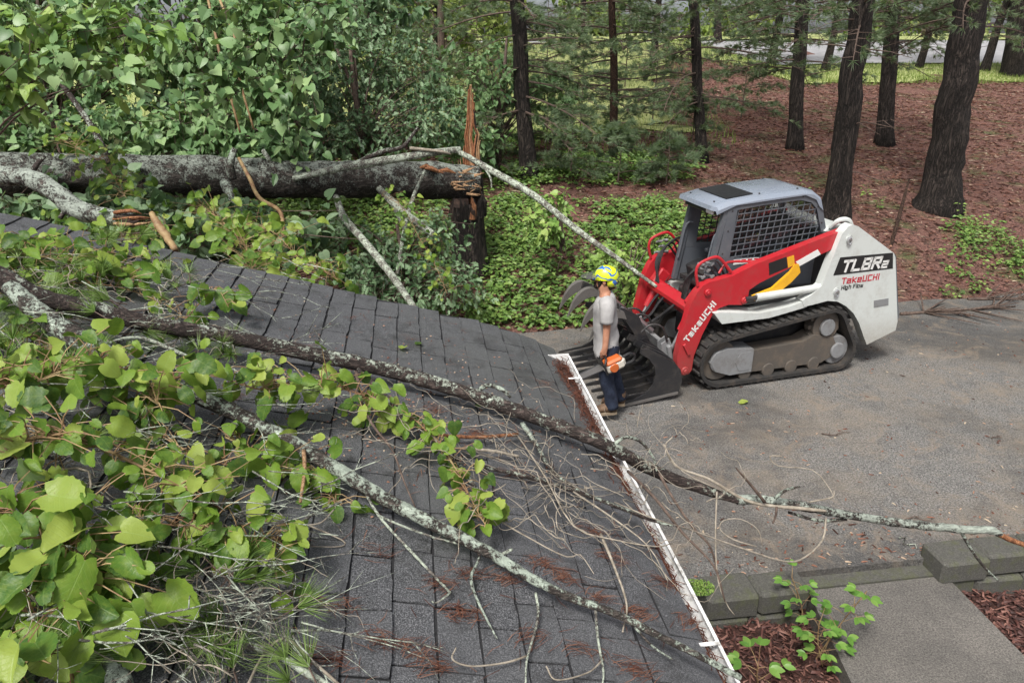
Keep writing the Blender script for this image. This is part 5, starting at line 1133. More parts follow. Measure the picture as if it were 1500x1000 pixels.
W = empty('person', WB, math.radians(176), 'worker in yellow helmet and grey t-shirt standing on grapple bucket beside gutter', 'person'); W.scale = (WS, WS, WS); W.rotation_euler = (0, .075, math.radians(176))
# local: x = facing, y = left (towards the camera), z up; helmet top at 1.80
J = [((.01, 0, .92), .10), ((.012, 0, 1.10), .095), ((.015, 0, 1.30), .10), ((.0, 0, 1.44), .075), ((.015, 0, 1.515), .058), ((.035, 0, 1.60), .078), ((.045, 0, 1.67), .085), ((.03, 0, 1.73), .07),
     ((0, .17, 1.40), .058), ((.01, .205, 1.14), .046), ((.035, .235, .92), .036), ((.05, .24, .85), (.034, .024)),
     ((0, -.17, 1.40), .058), ((-.02, -.21, 1.14), .046), ((.06, -.22, .92), .036), ((.09, -.22, .85), (.034, .024)),
     ((-.01, .09, .86), .095), ((.03, .10, .48), .062), ((-.03, .11, .10), .042), ((.04, .11, .04), .035), ((.12, .115, .03), .03),
     ((.0, -.09, .86), .095), ((-.05, -.10, .48), .062), ((-.14, -.11, .10), .042), ((-.07, -.11, .04), .035), ((.01, -.115, .03), .03),
     ((.13, 0, 1.635), .016), ((.10, 0, 1.585), .035)]
E_ = [(0, 1), (1, 2), (2, 3), (3, 4), (4, 5), (5, 6), (6, 7), (3, 8), (8, 9), (9, 10), (10, 11), (3, 12), (12, 13), (13, 14), (14, 15), (0, 16), (16, 17), (17, 18), (18, 19), (19, 20), (0, 21), (21, 22), (22, 23), (23, 24), (24, 25), (6, 26), (5, 27)]
for hand, (hx, hy, s) in {11: (.05, .24, 1), 15: (.09, -.22, -1)}.items():
    for k in range(4):
        b = len(J); ox = (k - 1.5) * .018; J += [((hx + ox + .006, hy - .004 * s, .815), .0095), ((hx + ox + .010, hy - .018 * s, .780), .0088), ((hx + ox + .012, hy - .040 * s, .768 + .004 * abs(k - 1)), .0078)]
        E_ += [(hand, b), (b, b + 1), (b + 1, b + 2)]
    b = len(J); J += [((hx + .038, hy - .005 * s, .845), .0105), ((hx + .046, hy - .022 * s, .812), .009)]; E_ += [(hand, b), (b, b + 1)]
skin_body('body', J, E_, 'skin', W)
# head details: eyes, hair, beard, ears
mb = MB()
def ell(mb, c, r, n=16, m_=10, lo=-PI / 2, hi=PI / 2, f=None):
    vs = []; 
    for i in range(m_ + 1):
        ph = lerp(lo, hi, i / m_)
        for k in range(n):
            a = 2 * PI * k / n; p = Vector((r[0] * math.cos(ph) * math.cos(a), r[1] * math.cos(ph) * math.sin(a), r[2] * math.sin(ph)))
            if f: p = f(p)
            vs.append(Vector(c) + p)
    mb.add(vs, [(i * n + k, i * n + (k + 1) % n, (i + 1) * n + (k + 1) % n, (i + 1) * n + k) for i in range(m_) for k in range(n)])
ell(mb, (.0, 0, 1.635), (.088, .088, .085)); ell(mb, (-.045, 0, 1.565), (.04, .06, .06)); mb.build('hair', 'hair', W, smooth=True)
mb = MB(); ell(mb, (.105, 0, 1.575), (.034, .052, .042)); ell(mb, (.066, .058, 1.60), (.028, .018, .055)); ell(mb, (.066, -.058, 1.60), (.028, .018, .055)); ell(mb, (.128, 0, 1.608), (.012, .028, .008)); mb.build('beard', 'hair', W, smooth=True)
mb = MB(); ell(mb, (.02, .088, 1.63), (.02, .012, .032), 10, 6); ell(mb, (.02, -.088, 1.63), (.02, .012, .032), 10, 6); mb.build('ears', 'skin', W, smooth=True)
mb = MB(); ell(mb, (.118, .033, 1.668), (.012, .014, .008), 8, 5); ell(mb, (.118, -.033, 1.668), (.012, .014, .008), 8, 5); mb.build('eyes', 'sticker_white', W, smooth=True)
# t-shirt
vs, fs = ring_loft([(.01, 0, .70, .148, .18), (.015, 0, .78, .150, .185), (.012, 0, .92, .142, .18), (.015, 0, 1.08, .138, .18), (.02, 0, 1.22, .142, .19), (.015, 0, 1.33, .132, .20), (.005, 0, 1.41, .115, .185), (.0, 0, 1.46, .078, .11), (.008, 0, 1.485, .064, .070)], 32)
def wrinkle(p):
    a = .020 * mnoise.noise(Vector((p.x * 8, p.y * 8, p.z * 7 + p.x * 9))) + .009 * mnoise.noise(Vector((p.x * 20, p.y * 20, p.z * 13)))
    d = Vector((p.x, p.y, 0)); return p + (d.normalized() * a if d.length > 1e-4 else Vector())
mb = MB(); mb.add([wrinkle(p) for p in vs], fs)
for s, ex in ((1, .01), (-1, -.02)):
    pts = [Vector(p) for p in smooth_path([(0, s * .12, 1.415), (.0, s * .175, 1.385), (.004, s * .195, 1.30), (ex, s * .212, 1.19)], 4)]
    mb.tube(pts, [lerp(.088, .078, i / (len(pts) - 1)) for i in range(len(pts))], 18, lump=.08)
mb.build('t_shirt', 'shirt', W, smooth=True)
mb = MB(); mb.box((-.152, -.03, 1.28), (.006, .15, .05), Matrix.Rotation(-.06, 3, 'Y')); mb.build('shirt_print', 'cushion', W)
# jeans
mb = MB()
for pts, rd in (([(-.01, .06, .84), (-.005, .09, .76), (.03, .10, .48), (-.01, .108, .26), (-.03, .11, .07)], [.13, .115, .088, .080, .076]), ([(.0, -.06, .84), (-.005, -.09, .76), (-.05, -.10, .48), (-.10, -.108, .26), (-.14, -.11, .07)], [.13, .115, .088, .080, .076])):
    pp = [Vector(p) for p in smooth_path(pts, 5)]; rr_ = [float(np.interp(i / (len(pp) - 1), np.linspace(0, 1, 5), rd)) for i in range(len(pp))]; mb.tube(pp, rr_, 18, lump=.09)
mb.build('jeans', 'denim', W, smooth=True)
def boot(x, y, yaw):
    mb = MB(); rows = [(-.09, .045, .045), (-.06, .055, .060), (0, .055, .062), (.07, .050, .052), (.14, .050, .040), (.185, .036, .026)]; vs = []; n = 12
    rows = smooth_path(rows, 3)
    for (a, w, h_) in rows:
        for k in range(n):
            t = 2 * PI * k / n; vs.append(Vector((a, w * math.cos(t), .022 + h_ * (1 + math.sin(t)))))
    m_ = len(rows); mb.add(vs, [(i * n + k, (i + 1) * n + k, (i + 1) * n + (k + 1) % n, i * n + (k + 1) % n) for i in range(m_ - 1) for k in range(n)] + [tuple(range(n)), tuple((m_ - 1) * n + k for k in reversed(range(n)))])
    mb.tube([(-.045, 0, .06), (-.042, 0, .17)], [.062, .066], 14)
    ro = Matrix.Translation((x, y, 0)) @ Matrix.Rotation(yaw, 4, 'Z'); mb.v = [tuple(ro @ Vector(v)) for v in mb.v]; b = mb.build('boot', 'boot', W, smooth=True)
    mb = MB(); mb.prism([(-.095, -.045), (-.05, -.058), (.08, -.055), (.16, -.045), (.20, 0), (.16, .045), (.08, .055), (-.05, .058), (-.095, .045)], 0, .028, 'xy'); mb.v = [tuple(ro @ Vector(v)) for v in mb.v]; mb.build('sole', 'boot_sole', b)
boot(.015, .11, .12); boot(-.10, -.11, -.1)
# helmet with raised visor
mb = MB()
def hf(p):
    if p.x < 0: p.x *= 1.16
    return p
ell(mb, (.0, 0, 1.672), (.130, .112, .132), 28, 12, -.12, PI / 2, hf); ell(mb, (-.055, 0, 1.625), (.085, .098, .075), 24, 8, -PI / 2, .4)
hm = mb.build('helmet', 'helmet', W, smooth=True)
mb = MB(); mb.prism([(.10, 1.665), (.15, 1.672), (.15, 1.680), (.10, 1.69)], -.085, .085); mb.build('helmet_peak', 'helmet', hm)
mb = MB(); vs = []
for i in range(9):
    a = lerp(-1.15, 1.15, i / 8); ro_ = .165
    vs += [Vector((.03 + .115 * math.cos(a), .125 * math.sin(a), 1.715)), Vector((.09 + .19 * math.cos(a), .14 * math.sin(a), 1.69)), Vector((.09 + .19 * math.cos(a), .14 * math.sin(a), 1.694)), Vector((.03 + .115 * math.cos(a), .125 * math.sin(a), 1.719))]
mb.add(vs, [(i * 4 + j, i * 4 + (j + 1) % 4, (i + 1) * 4 + (j + 1) % 4, (i + 1) * 4 + j) for i in range(8) for j in range(4)]); mb.build('visor', 'clear_visor', hm)
mb = MB(); mb.tube([(.06, .10, 1.66), (.095, .075, 1.56), (.10, .02, 1.525), (.095, -.075, 1.56), (.06, -.10, 1.66)], .006, 6); mb.build('chin_strap', 'sticker_black', hm)
# chainsaw in the left hand
Mw = Matrix.Translation(WB) @ Matrix.Rotation(math.radians(176), 4, 'Z') @ Matrix.Rotation(.075, 4, 'Y') @ Matrix.Scale(WS, 4)
cs_o = Mw @ Vector((.03, .25, .80)); CS = empty('chainsaw', cs_o, math.radians(176 + 22), 'orange and white chainsaw held in the worker\'s lowered hand', 'chainsaw'); CS.scale = (WS * 1.08, WS * 1.08, WS * 1.08)
def cpart(mb, n, m_, p=CS): mb.v = [tuple(Matrix.Rotation(math.radians(18), 4, 'Y') @ Vector(v)) for v in mb.v]; return mb.build(n, m_, p, auto=35)
mb = MB(); mb.box((-.06, 0, -.12), (.24, .15, .13), None, .035); cpart(mb, 'motor_housing', 'saw_white')
mb = MB(); mb.box((-.05, .012, -.062), (.20, .13, .055), None, .022); cpart(mb, 'top_cover', 'saw_orange')
mb = MB(); mb.disc_y(-.03, -.12, .052, .074, .092, 16); cpart(mb, 'starter_cover', 'saw_orange')
mb = MB(); mb.tube([Vector(p) for p in smooth_path([(.06, .085, -.16), (.07, .09, -.06), (.03, .06, .0), (.01, .0, .008), (.03, -.06, 0), (.07, -.09, -.06)], 5)], .012, 8); cpart(mb, 'front_handle', 'sticker_black')
mb = MB(); mb.tube([Vector(p) for p in smooth_path([(-.16, .02, -.08), (-.25, .02, -.07), (-.30, .02, -.12), (-.26, .02, -.17), (-.15, .02, -.165)], 5)], .016, 8); cpart(mb, 'rear_handle', 'sticker_black')
mb = MB(); mb.prism([(.05, -.085), (.42, -.10), (.46, -.125), (.42, -.15), (.05, -.165)], -.055, -.047); gbar = cpart(mb, 'guide_bar', 'chrome')
mb = MB(); mb.tube([(.05, -.051, -.080), (.42, -.051, -.094), (.468, -.051, -.125), (.42, -.051, -.156), (.05, -.051, -.170)], .006, 5); cpart(mb, 'chain', 'black_steel', gbar)
mb = MB(); mb.box((.075, 0, -.035), (.012, .14, .08), None, .004); cpart(mb, 'hand_guard', 'sticker_black')
# distant person on the street, seen between two pine trunks
dp, ds = on_ground(1352, 52, 20, 60)
P2 = empty('person', dp, math.radians(200), 'distant person in blue shirt on the street between two thick pine trunks', 'person')
J2 = [((0, 0, .92), .14), ((0, 0, 1.25), .16), ((0, 0, 1.45), .08), ((.02, 0, 1.60), .09), ((.02, 0, 1.72), .08), ((0, .2, 1.38), .07), ((.02, .27, 1.1), .05), ((.1, .25, .9), .04), ((0, -.2, 1.38), .07), ((.02, -.27, 1.1), .05), ((.1, -.25, .9), .04), ((0, .1, .85), .11), ((.02, .1, .45), .08), ((0, .1, .05), .05), ((.12, .1, .03), .04), ((0, -.1, .85), .11), ((.02, -.1, .45), .08), ((0, -.1, .05), .05), ((.12, -.1, .03), .04)]
skin_body('body', J2, [(0, 1), (1, 2), (2, 3), (3, 4), (2, 5), (5, 6), (6, 7), (2, 8), (8, 9), (9, 10), (0, 11), (11, 12), (12, 13), (13, 14), (0, 15), (15, 16), (16, 17), (17, 18)], 'skin', P2, 1)
vs, fs = ring_loft([(.0, 0, .85, .19, .22), (.0, 0, 1.15, .19, .23), (.0, 0, 1.38, .16, .24), (.0, 0, 1.48, .09, .12)], 16); mb = MB(); mb.add(vs, fs); mb.tube([(0, .18, 1.40), (.02, .26, 1.18)], .09, 10); mb.tube([(0, -.18, 1.40), (.02, -.26, 1.18)], .09, 10); mb.build('shirt', 'blue_cloth', P2, smooth=True)
mb = MB(); mb.tube([(0, .1, .92), (.02, .1, .45), (0, .1, .08)], [.13, .10, .08], 10); mb.tube([(0, -.1, .92), (.02, -.1, .45), (0, -.1, .08)], [.13, .10, .08], 10); mb.build('trousers', 'khaki_cloth', P2, smooth=True)
mb = MB(); ell(mb, (.01, 0, 1.72), (.10, .09, .085)); mb.build('cap', 'sticker_red', P2, smooth=True)
# ================================================================== BRANCHES ON THE ROOF
def rdepth(px, py, h): return proj(on_roof(px, py, h))[2]
def rl(parent, o, pts, mat, name, n=8, lump=.14, sub=7):
    """pts: px, py, thickness px, height over the roof (or ('d', depth))"""
    return limb(parent, o, [(a, b, (h[1] if isinstance(h, tuple) else rdepth(a, b, h)), t) for (a, b, t, h) in pts], mat, name, n, lump, sub)
D = lambda d: ('d', d)
L1 = empty('fallen_limb', on_roof(560, 545, .0), 0, 'long dark limb lying across the roof from upper left out over the driveway', 'branch', 'limbs lying on the roof'); o = L1.location.copy()
rl(L1, o, [(-90, 372, 44, .30), (0, 408, 44, .24), (60, 436, 34, .20), (130, 452, 32, .18), (220, 474, 30, .15), (330, 492, 28, .13), (450, 517, 28, .11), (560, 540, 27, .10), (660, 568, 26, .09), (770, 606, 25, .08), (880, 648, 24, .075), (960, 690, 23, D(3.50)), (1030, 716, 19, D(3.52)), (1090, 734, 16, D(3.55))], 'limb_bark', 'stem', 16, .16, 9)
rl(L1, o, [(1080, 731, 19, D(3.54)), (1120, 733, 19, D(3.56)), (1180, 742, 17, D(3.58)), (1260, 757, 15, D(3.60)), (1340, 768, 15, D(3.62)), (1410, 775, 15, D(3.63)), (1450, 776, 14, D(3.63)), (1466, 782, 12, D(3.63))], 'heavy_lichen', 'lichen_stem', 12, .35, 9)
rl(L1, o, [(1462, 781, 11, D(3.63)), (1480, 790, 10, D(3.62)), (1505, 799, 9, D(3.61))], 'torn_wood', 'torn_tip', 8, .15)
rl(L1, o, [(1408, 778, 7, D(3.63)), (1420, 800, 5, D(3.66)), (1440, 828, 5, D(3.7)), (1462, 850, 3, D(3.75))], 'lichen_bark', 'twig')
rl(L1, o, [(900, 650, 7, .08), (918, 640, 6, .12), (940, 648, 6, D(3.4)), (958, 672, 4, D(3.4)), (962, 690, 3, D(3.4))], 'lichen_bark', 'twig')
rl(L1, o, [(700, 572, 8, .11), (715, 564, 8, .14), (735, 570, 8, .15), (748, 582, 5, .13)], 'lichen_bark', 'twig')
rl(L1, o, [(1120, 735, 6, D(3.5)), (1100, 710, 5, D(3.45)), (1078, 685, 3, D(3.4))], 'twig_dark', 'twig')
rl(L1, o, [(1135, 730, 7, D(3.5)), (1150, 718, 6, D(3.48)), (1172, 712, 4, D(3.46))], 'lichen_bark', 'twig')
rl(L1, o, [(1185, 735, 3, D(3.55)), (1218, 728, 2.5, D(3.5)), (1222, 718, 2, D(3.5))], 'twig_pale', 'twig')
rl(L1, o, [(1240, 760, 6, D(3.6)), (1200, 762, 6, D(3.6)), (1155, 750, 5, D(3.58))], 'lichen_bark', 'twig')
rl(L1, o, [(972, 650, 3, D(3.6)), (990, 682, 4, D(3.58)), (1040, 702, 5, D(3.55)), (1100, 735, 6, D(3.52)), (1180, 745, 7, D(3.55)), (1210, 748, 5, D(3.56))], 'twig_pale', 'twig')
rl(L1, o, [(965, 692, 6, D(3.48)), (985, 728, 5, D(3.4)), (1015, 772, 5, D(3.3)), (1040, 800, 4, D(3.25)), (1052, 840, 3, D(3.2))], 'twig_dark', 'twig')
rl(L1, o, [(1138, 742, 5, D(3.52)), (1136, 756, 4, D(3.5)), (1132, 766, 3, D(3.48))], 'twig_dark', 'twig')
L2 = empty('fallen_limb', on_roof(500, 690, .0), 0, 'lichen-spotted limb lying across the roof from left edge to the gutter bottom', 'branch', 'limbs lying on the roof'); o = L2.location.copy()
rl(L2, o, [(15, 420, 30, .24), (60, 460, 36, .20), (130, 505, 38, .17), (200, 545, 34, .15), (300, 585, 29, .13), (345, 605, 29, .11), (420, 645, 30, .10), (490, 685, 27, .09), (560, 728, 25, .085), (640, 770, 23, .08), (715, 808, 21, .075), (770, 842, 18, .07), (830, 872, 16, .065), (900, 898, 14, .07), (960, 928, 13, .075), (1020, 958, 12, .08), (1085, 992, 11, .07)], 'lichen_bark', 'stem', 16, .22, 9)
rl(L2, o, [(640, 775, 5, .07), (700, 808, 5, .06), (690, 845, 6, .05), (700, 880, 5, .04), (728, 935, 3, .03)], 'lichen_bark', 'twig')
rl(L2, o, [(468, 668, 4, .09), (520, 700, 5, .08), (555, 755, 5, .06), (600, 805, 5, .05), (660, 868, 5, .03)], 'pale_bark', 'twig')
rl(L2, o, [(660, 868, 5, .03), (640, 882, 3, .03), (632, 880, 2, .03)], 'pale_bark', 'twig')
rl(L2, o, [(555, 755, 4, .06), (590, 770, 4, .06), (640, 788, 4, .06), (690, 800, 3, .06)], 'pale_bark', 'twig')
rl(L2, o, [(785, 868, 5, .05), (788, 905, 5, .03), (772, 965, 4, .03), (770, 1000, 3, .03)], 'pale_bark', 'twig')
rl(L2, o, [(872, 890, 5, .06), (876, 935, 5, .04), (884, 985, 4, .03), (880, 1010, 3, .03)], 'pale_bark', 'twig')
rl(L2, o, [(884, 965, 4, .03), (860, 985, 3, .04), (815, 995, 3, .06), (800, 975, 2.5, .07)], 'twig_pale', 'twig')
rl(L2, o, [(772, 960, 4, .03), (740, 970, 4, .03), (690, 975, 3, .04), (663, 965, 2.5, .05), (668, 948, 2, .06)], 'twig_pale', 'twig')
rl(L2, o, [(735, 812, 7, .08), (750, 804, 6, .09)], 'pale_bark', 'twig')
rl(L2, o, [(930, 918, 5, .07), (955, 945, 4, .05), (985, 965, 3, .03)], 'lichen_bark', 'twig')
rl(L2, o, [(150, 505, 8, .2), (205, 495, 7, .18), (270, 520, 7, .15), (320, 545, 5, .12)], 'pale_bark', 'twig')
# thinner branch hanging between the two limbs
L3 = empty('fallen_branch', on_roof(640, 650, .0), 0, 'thin dark leafy branch hanging below the long limb at roof centre', 'branch', 'limbs lying on the roof'); o = L3.location.copy()
rl(L3, o, [(524, 540, 6, .10), (545, 560, 10, .09), (580, 595, 9, .08), (620, 630, 8, .07), (655, 660, 9, .06), (690, 705, 8, .06), (715, 745, 5, .06), (722, 775, 3, .05)], 'limb_bark', 'stem', 8)
rl(L3, o, [(522, 545, 7, .1), (530, 590, 6, .12), (548, 625, 5, .12), (575, 660, 4, .10), (592, 705, 3.5, .06), (608, 742, 3, .04)], 'twig_dark', 'twig')
rl(L3, o, [(640, 637, 7, .05), (700, 640, 7, .05), (758, 636, 7, .05)], 'torn_wood', 'twig')
rl(L3, o, [(655, 655, 6, .05), (720, 660, 6, .05), (760, 668, 5, .05)], 'twig_pale', 'twig')
L4 = empty('fallen_branch', on_roof(855, 720, .0), 0, 'bare brown branch lying among dry vines near the middle of the gutter', 'branch', 'limbs lying on the roof'); o = L4.location.copy()
rl(L4, o, [(690, 680, 7, .04), (760, 695, 8, .04), (830, 715, 8, .04), (900, 740, 7, .06), (950, 760, 6, .10), (985, 770, 4, .12)], 'limb_bark', 'stem', 8)
rl(L4, o, [(765, 620, 10, .08), (785, 650, 8, .06), (810, 690, 6, .05), (850, 720, 5, .05)], 'lichen_bark', 'twig')
rl(L4, o, [(880, 782, 6, .05), (900, 830, 5, .04), (918, 885, 4, .03), (912, 925, 3, .03)], 'twig_pale', 'twig')
rl(L4, o, [(920, 690, 6, .06), (960, 730, 6, .10), (1000, 780, 5, D(2.9)), (1045, 828, 4, D(2.85)), (1062, 880, 3, D(2.85))], 'twig_dark', 'twig')
L5 = empty('fallen_branch', on_roof(400, 900, .0), 0, 'grey branching twig leaning over the shingles at lower left', 'branch', 'limbs lying on the roof'); o = L5.location.copy()
rl(L5, o, [(500, 735, 4, .10), (455, 755, 6, .10), (420, 790, 7, .10), (390, 850, 8, .09), (345, 910, 9, .08), (290, 965, 10, .06), (250, 1010, 10, .05)], 'pale_bark', 'stem', 9)
rl(L5, o, [(330, 915, 7, .08), (270, 910, 7, .08), (205, 900, 6, .08)], 'twig_pale', 'twig')
rl(L5, o, [(335, 905, 5, .08), (360, 890, 6, .07), (397, 922, 6, .05)], 'pale_bark', 'twig')
rl(L5, o, [(440, 770, 4, .1), (470, 765, 3, .1), (490, 745, 3, .1)], 'twig_pale', 'twig')
rl(L5, o, [(445, 660, 8, .12), (446, 690, 7, .12), (440, 735, 6, .11)], 'torn_wood_pale', 'twig')
L6 = empty('fallen_branch', on_roof(420, 960, .0), 0, 'pale lichen branch crossing the bottom edge of the roof', 'branch', 'limbs lying on the roof'); o = L6.location.copy()
rl(L6, o, [(330, 938, 13, .07), (400, 955, 14, .06), (450, 985, 14, .05), (520, 1030, 13, .05)], 'pale_bark', 'stem', 10)
rl(L6, o, [(362, 1005, 6, .05), (385, 960, 5, .05), (418, 935, 5, .06), (460, 970, 6, .05), (500, 1005, 6, .04)], 'twig_pale', 'twig')
L7 = empty('fallen_branch', on_roof(165, 950, .0), 0, 'thick lichen-coated branch end standing at bottom left under the leaves', 'branch', 'limbs lying on the roof'); o = L7.location.copy()
rl(L7, o, [(150, 925, 36, .04), (165, 960, 42, .05), (180, 1020, 44, .06)], 'lichen_bark', 'stem', 14)
rl(L7, o, [(-20, 668, 22, .08), (40, 662, 22, .08), (90, 668, 16, .06)], 'lichen_bark', 'side_stem', 10)

# ---- dry vines: curly thin stems, the larger ones singly, the rest as a tangle
def curl(px, py, L, h, ang, k):
    """wandering thin stem on the roof starting at a pixel; returns world points"""
    p = on_roof(px, py, h); q, r = q_r(p); pts = []; a = ang; hh = h; kk = k * .45
    for i in range(16):
        pts.append(hpt(q, r, roof_plane_z(max(0, q)) + max(.012, hh) - (sag(q, r) if q > 0 else 0)))
        q -= math.cos(a) * L / 15; r += math.sin(a) * L / 15; a += kk * L / 15 + R.gauss(0, .16) + (R.choice((-.7, .7)) if R.random() < .06 else 0); kk += R.gauss(0, .7); hh += R.gauss(0, .012); hh = min(.22, max(.014, hh))
    return pts
def vine_obj(pts, r0, mat, label):
    o_ = Vector(pts[0]); mb = MB(); pp = [Vector(p) for p in smooth_path(pts, 3)]; mb.tube(pp, [lerp(r0, r0 * .45, i / (len(pp) - 1)) for i in range(len(pp))], 6)
    return mb.build('dry_vine', mat, smooth=True, origin=o_, label=label, cat='vine', group='dry vine stems')
def pxpath(lst): return [PD(a, b, d) if isinstance(d, float) and d > 1 else on_roof(a, b, d) for (a, b, d) in lst]
DV = [([(1145, 668, 3.6), (1128, 668, 3.6), (1140, 682, 3.6), (1190, 688, 3.58), (1215, 715, 3.55), (1222, 730, 3.5)], .004, 'S-shaped pale dry vine curling above the driveway'),
      ([(1210, 758, 3.5), (1205, 790, 3.4), (1180, 815, 3.3), (1150, 822, 3.2), (1080, 800, 3.1), (1010, 775, 3.0), (960, 760, .12), (900, 735, .08)], .005, 'long pale dry vine arcing from gutter over the driveway below the limb'),
      ([(1108, 800, 3.1), (1075, 790, 3.1), (1055, 775, 3.1), (1060, 762, 3.1), (1085, 760, 3.1), (1110, 775, 3.1), (1117, 800, 3.1)], .003, 'small looped dry vine over the driveway beside the gutter'),
      ([(700, 690, .05), (720, 750, .06), (780, 790, .05), (830, 815, .04), (850, 812, .05), (870, 840, .03)], .0035, 'curved dry vine on the shingles below the bare brown branch'),
      ([(760, 640, .05), (800, 700, .08), (840, 770, .06), (900, 790, .06), (960, 800, .08), (985, 795, .08)], .004, 'pale dry vine drooping towards the middle of the gutter'),
      ([(985, 640, 3.6), (975, 655, 3.6), (1000, 690, 3.5), (1060, 720, 3.5)], .0035, 'short pale dry vine just above the long limb past the gutter'),
      ([(1050, 720, 3.2), (1048, 790, 3.1), (1052, 850, 3.0), (1065, 885, 3.0), (1076, 900, 3.0)], .004, 'thin stem hanging past the gutter in front of the mossy edging'),
      ([(840, 720, .06), (900, 760, .08), (950, 800, .06), (978, 850, .05)], .004, 'dry vine running to the gutter strap near mid gutter'),
      ([(60, 690, .16), (130, 690, .18), (125, 760, .12), (140, 790, .08)], .004, 'pale dry vine bent down among the big leaves at left'),
      ([(0, 735, .14), (75, 728, .16), (200, 760, .14), (290, 785, .10)], .004, 'reddish dry vine running through the big leaves at left'),
      ([(200, 770, .12), (205, 830, .10), (230, 900, .06), (212, 945, .05), (250, 985, .05)], .0045, 'looping dry vine at lower left beside the grey branching twig'),
      ([(10, 430, .12), (80, 420, .10), (140, 400, .10), (180, 410, .05)], .005, 'pale dry vine crossing above the limbs at upper left'),
      ([(430, 760, .05), (500, 790, .02), (498, 800, .02), (455, 800, .02)], .003, 'small hooked dry vine on the shingles left of centre')]
for (pth, r0, lab) in DV: vine_obj(pxpath(pth), r0, 'twig_pale', lab)
mb = MB()
for k in range(105):
    a, b = (R.gauss(855, 80), R.gauss(712, 48)) if k < 75 else (R.gauss(640, 60), R.gauss(650, 30))
    pp = [Vector(p) for p in smooth_path(curl(a, b, U(.15, .6), U(.02, .12), U(0, 6.28), U(-9, 9)), 2)]; r0 = U(.0009, .0024); mb.tube(pp, [lerp(r0, r0 * .5, i / (len(pp) - 1)) for i in range(len(pp))], 5, tint=U(0, 1))
mb.build('twig_tangle', 'twig_pale', smooth=True, kind='stuff', label='tangle of pale thin dry vines on shingles beside the gutter', cat='vines')
mb = MB()
for k in range(170):
    a, b = (R.gauss(270, 70), R.gauss(900, 50)) if k < 36 else (U(-20, 330), U(600, 880)) if k < 110 else (U(-20, 300), U(380, 520))
    pp = [Vector(p) for p in smooth_path(curl(a, b, U(.12, .45), U(.02, .14), U(0, 6.28), U(-9, 9)), 2)]; r0 = U(.0009, .0022); mb.tube(pp, [lerp(r0, r0 * .5, i / (len(pp) - 1)) for i in range(len(pp))], 5, tint=U(0, 1))
mb.build('twig_tangle', 'twig_pale', smooth=True, kind='stuff', label='tangle of pale dry twigs under the leaves at lower left', cat='twigs')

mb = MB()
for k in range(230):
    a, b = U(-20, 460), U(370, 960)
    p = on_roof(a, b, U(.03, .22)); an = R.gauss(-.35, .6); L_ = U(.10, .40); d = (-EU * -math.cos(an) + EV * math.sin(an) * .8 + Vector((0, 0, U(-.25, .1)))).normalized(); pts = [p]; r0 = U(.0010, .0032)
    for i in range(5): d = (d + rdir() * .16).normalized(); pts.append(pts[-1] + d * L_ / 5)
    for q in pts:
        fl = roof_plane_z(max(0, q_r(q)[0])) + .012
        if q.z < fl: q.z = fl
    mb.tube(pts, [lerp(r0, r0 * .3, i / 5) for i in range(6)], 5, tint=U(0, 1))
    for j in range(3):
        i = R.randint(1, 4); v = (d + rdir() * .9).normalized() * L_ * U(.12, .35); mb.tube([pts[i], pts[i] + v * .5 + rdir() * .006, pts[i] + v], [r0 * .6, r0 * .4, r0 * .2], 4)
mb.build('twig_litter', 'pale_bark', smooth=True, kind='stuff', label='fine grey forked twigs lying among the leaves on the left roof', cat='twigs')

# ---- living vines with big leaves: every leaf its own piece
LEAF = [leaf_mesh('leaf', 'vine_leaf', 'muscat', fold=f_, droop=d_, wav=w_, seed=s_) for (f_, d_, w_, s_) in ((.3, .25, .05, 0), (-.2, .35, .06, 2), (.75, .2, .05, 4), (.15, .6, .07, 1), (.5, -.2, .05, 3), (1.1, .3, .05, 5))] + [leaf_mesh('leaf', 'vine_leaf', 'heart', fold=f_, droop=d_, wav=w_) for (f_, d_, w_) in ((.3, .25, .06), (-.1, .4, .08))]
pet = MB(); pet.tube([(0, 0, 0), (0, .5, .05), (0, 1, 0)], [.016, .012, .010], 4); pet_o = None
def put_leaf(parent, o, p, size, dirv=None, nrm=None, me=None):
    d = dirv or Vector((U(-1, 1), U(-1, .4), U(-1.1, .0))); n_ = nrm or (Vector((0, -.75, .8)) + rdir() * .65)
    F = leaf_frame(d, n_).to_4x4() @ Matrix.Diagonal((size * U(.9, 1.12), size, size, 1)); F.translation = Vector(p) - o
    return obj_from_mesh('leaf', me or R.choice(LEAF), parent, F)
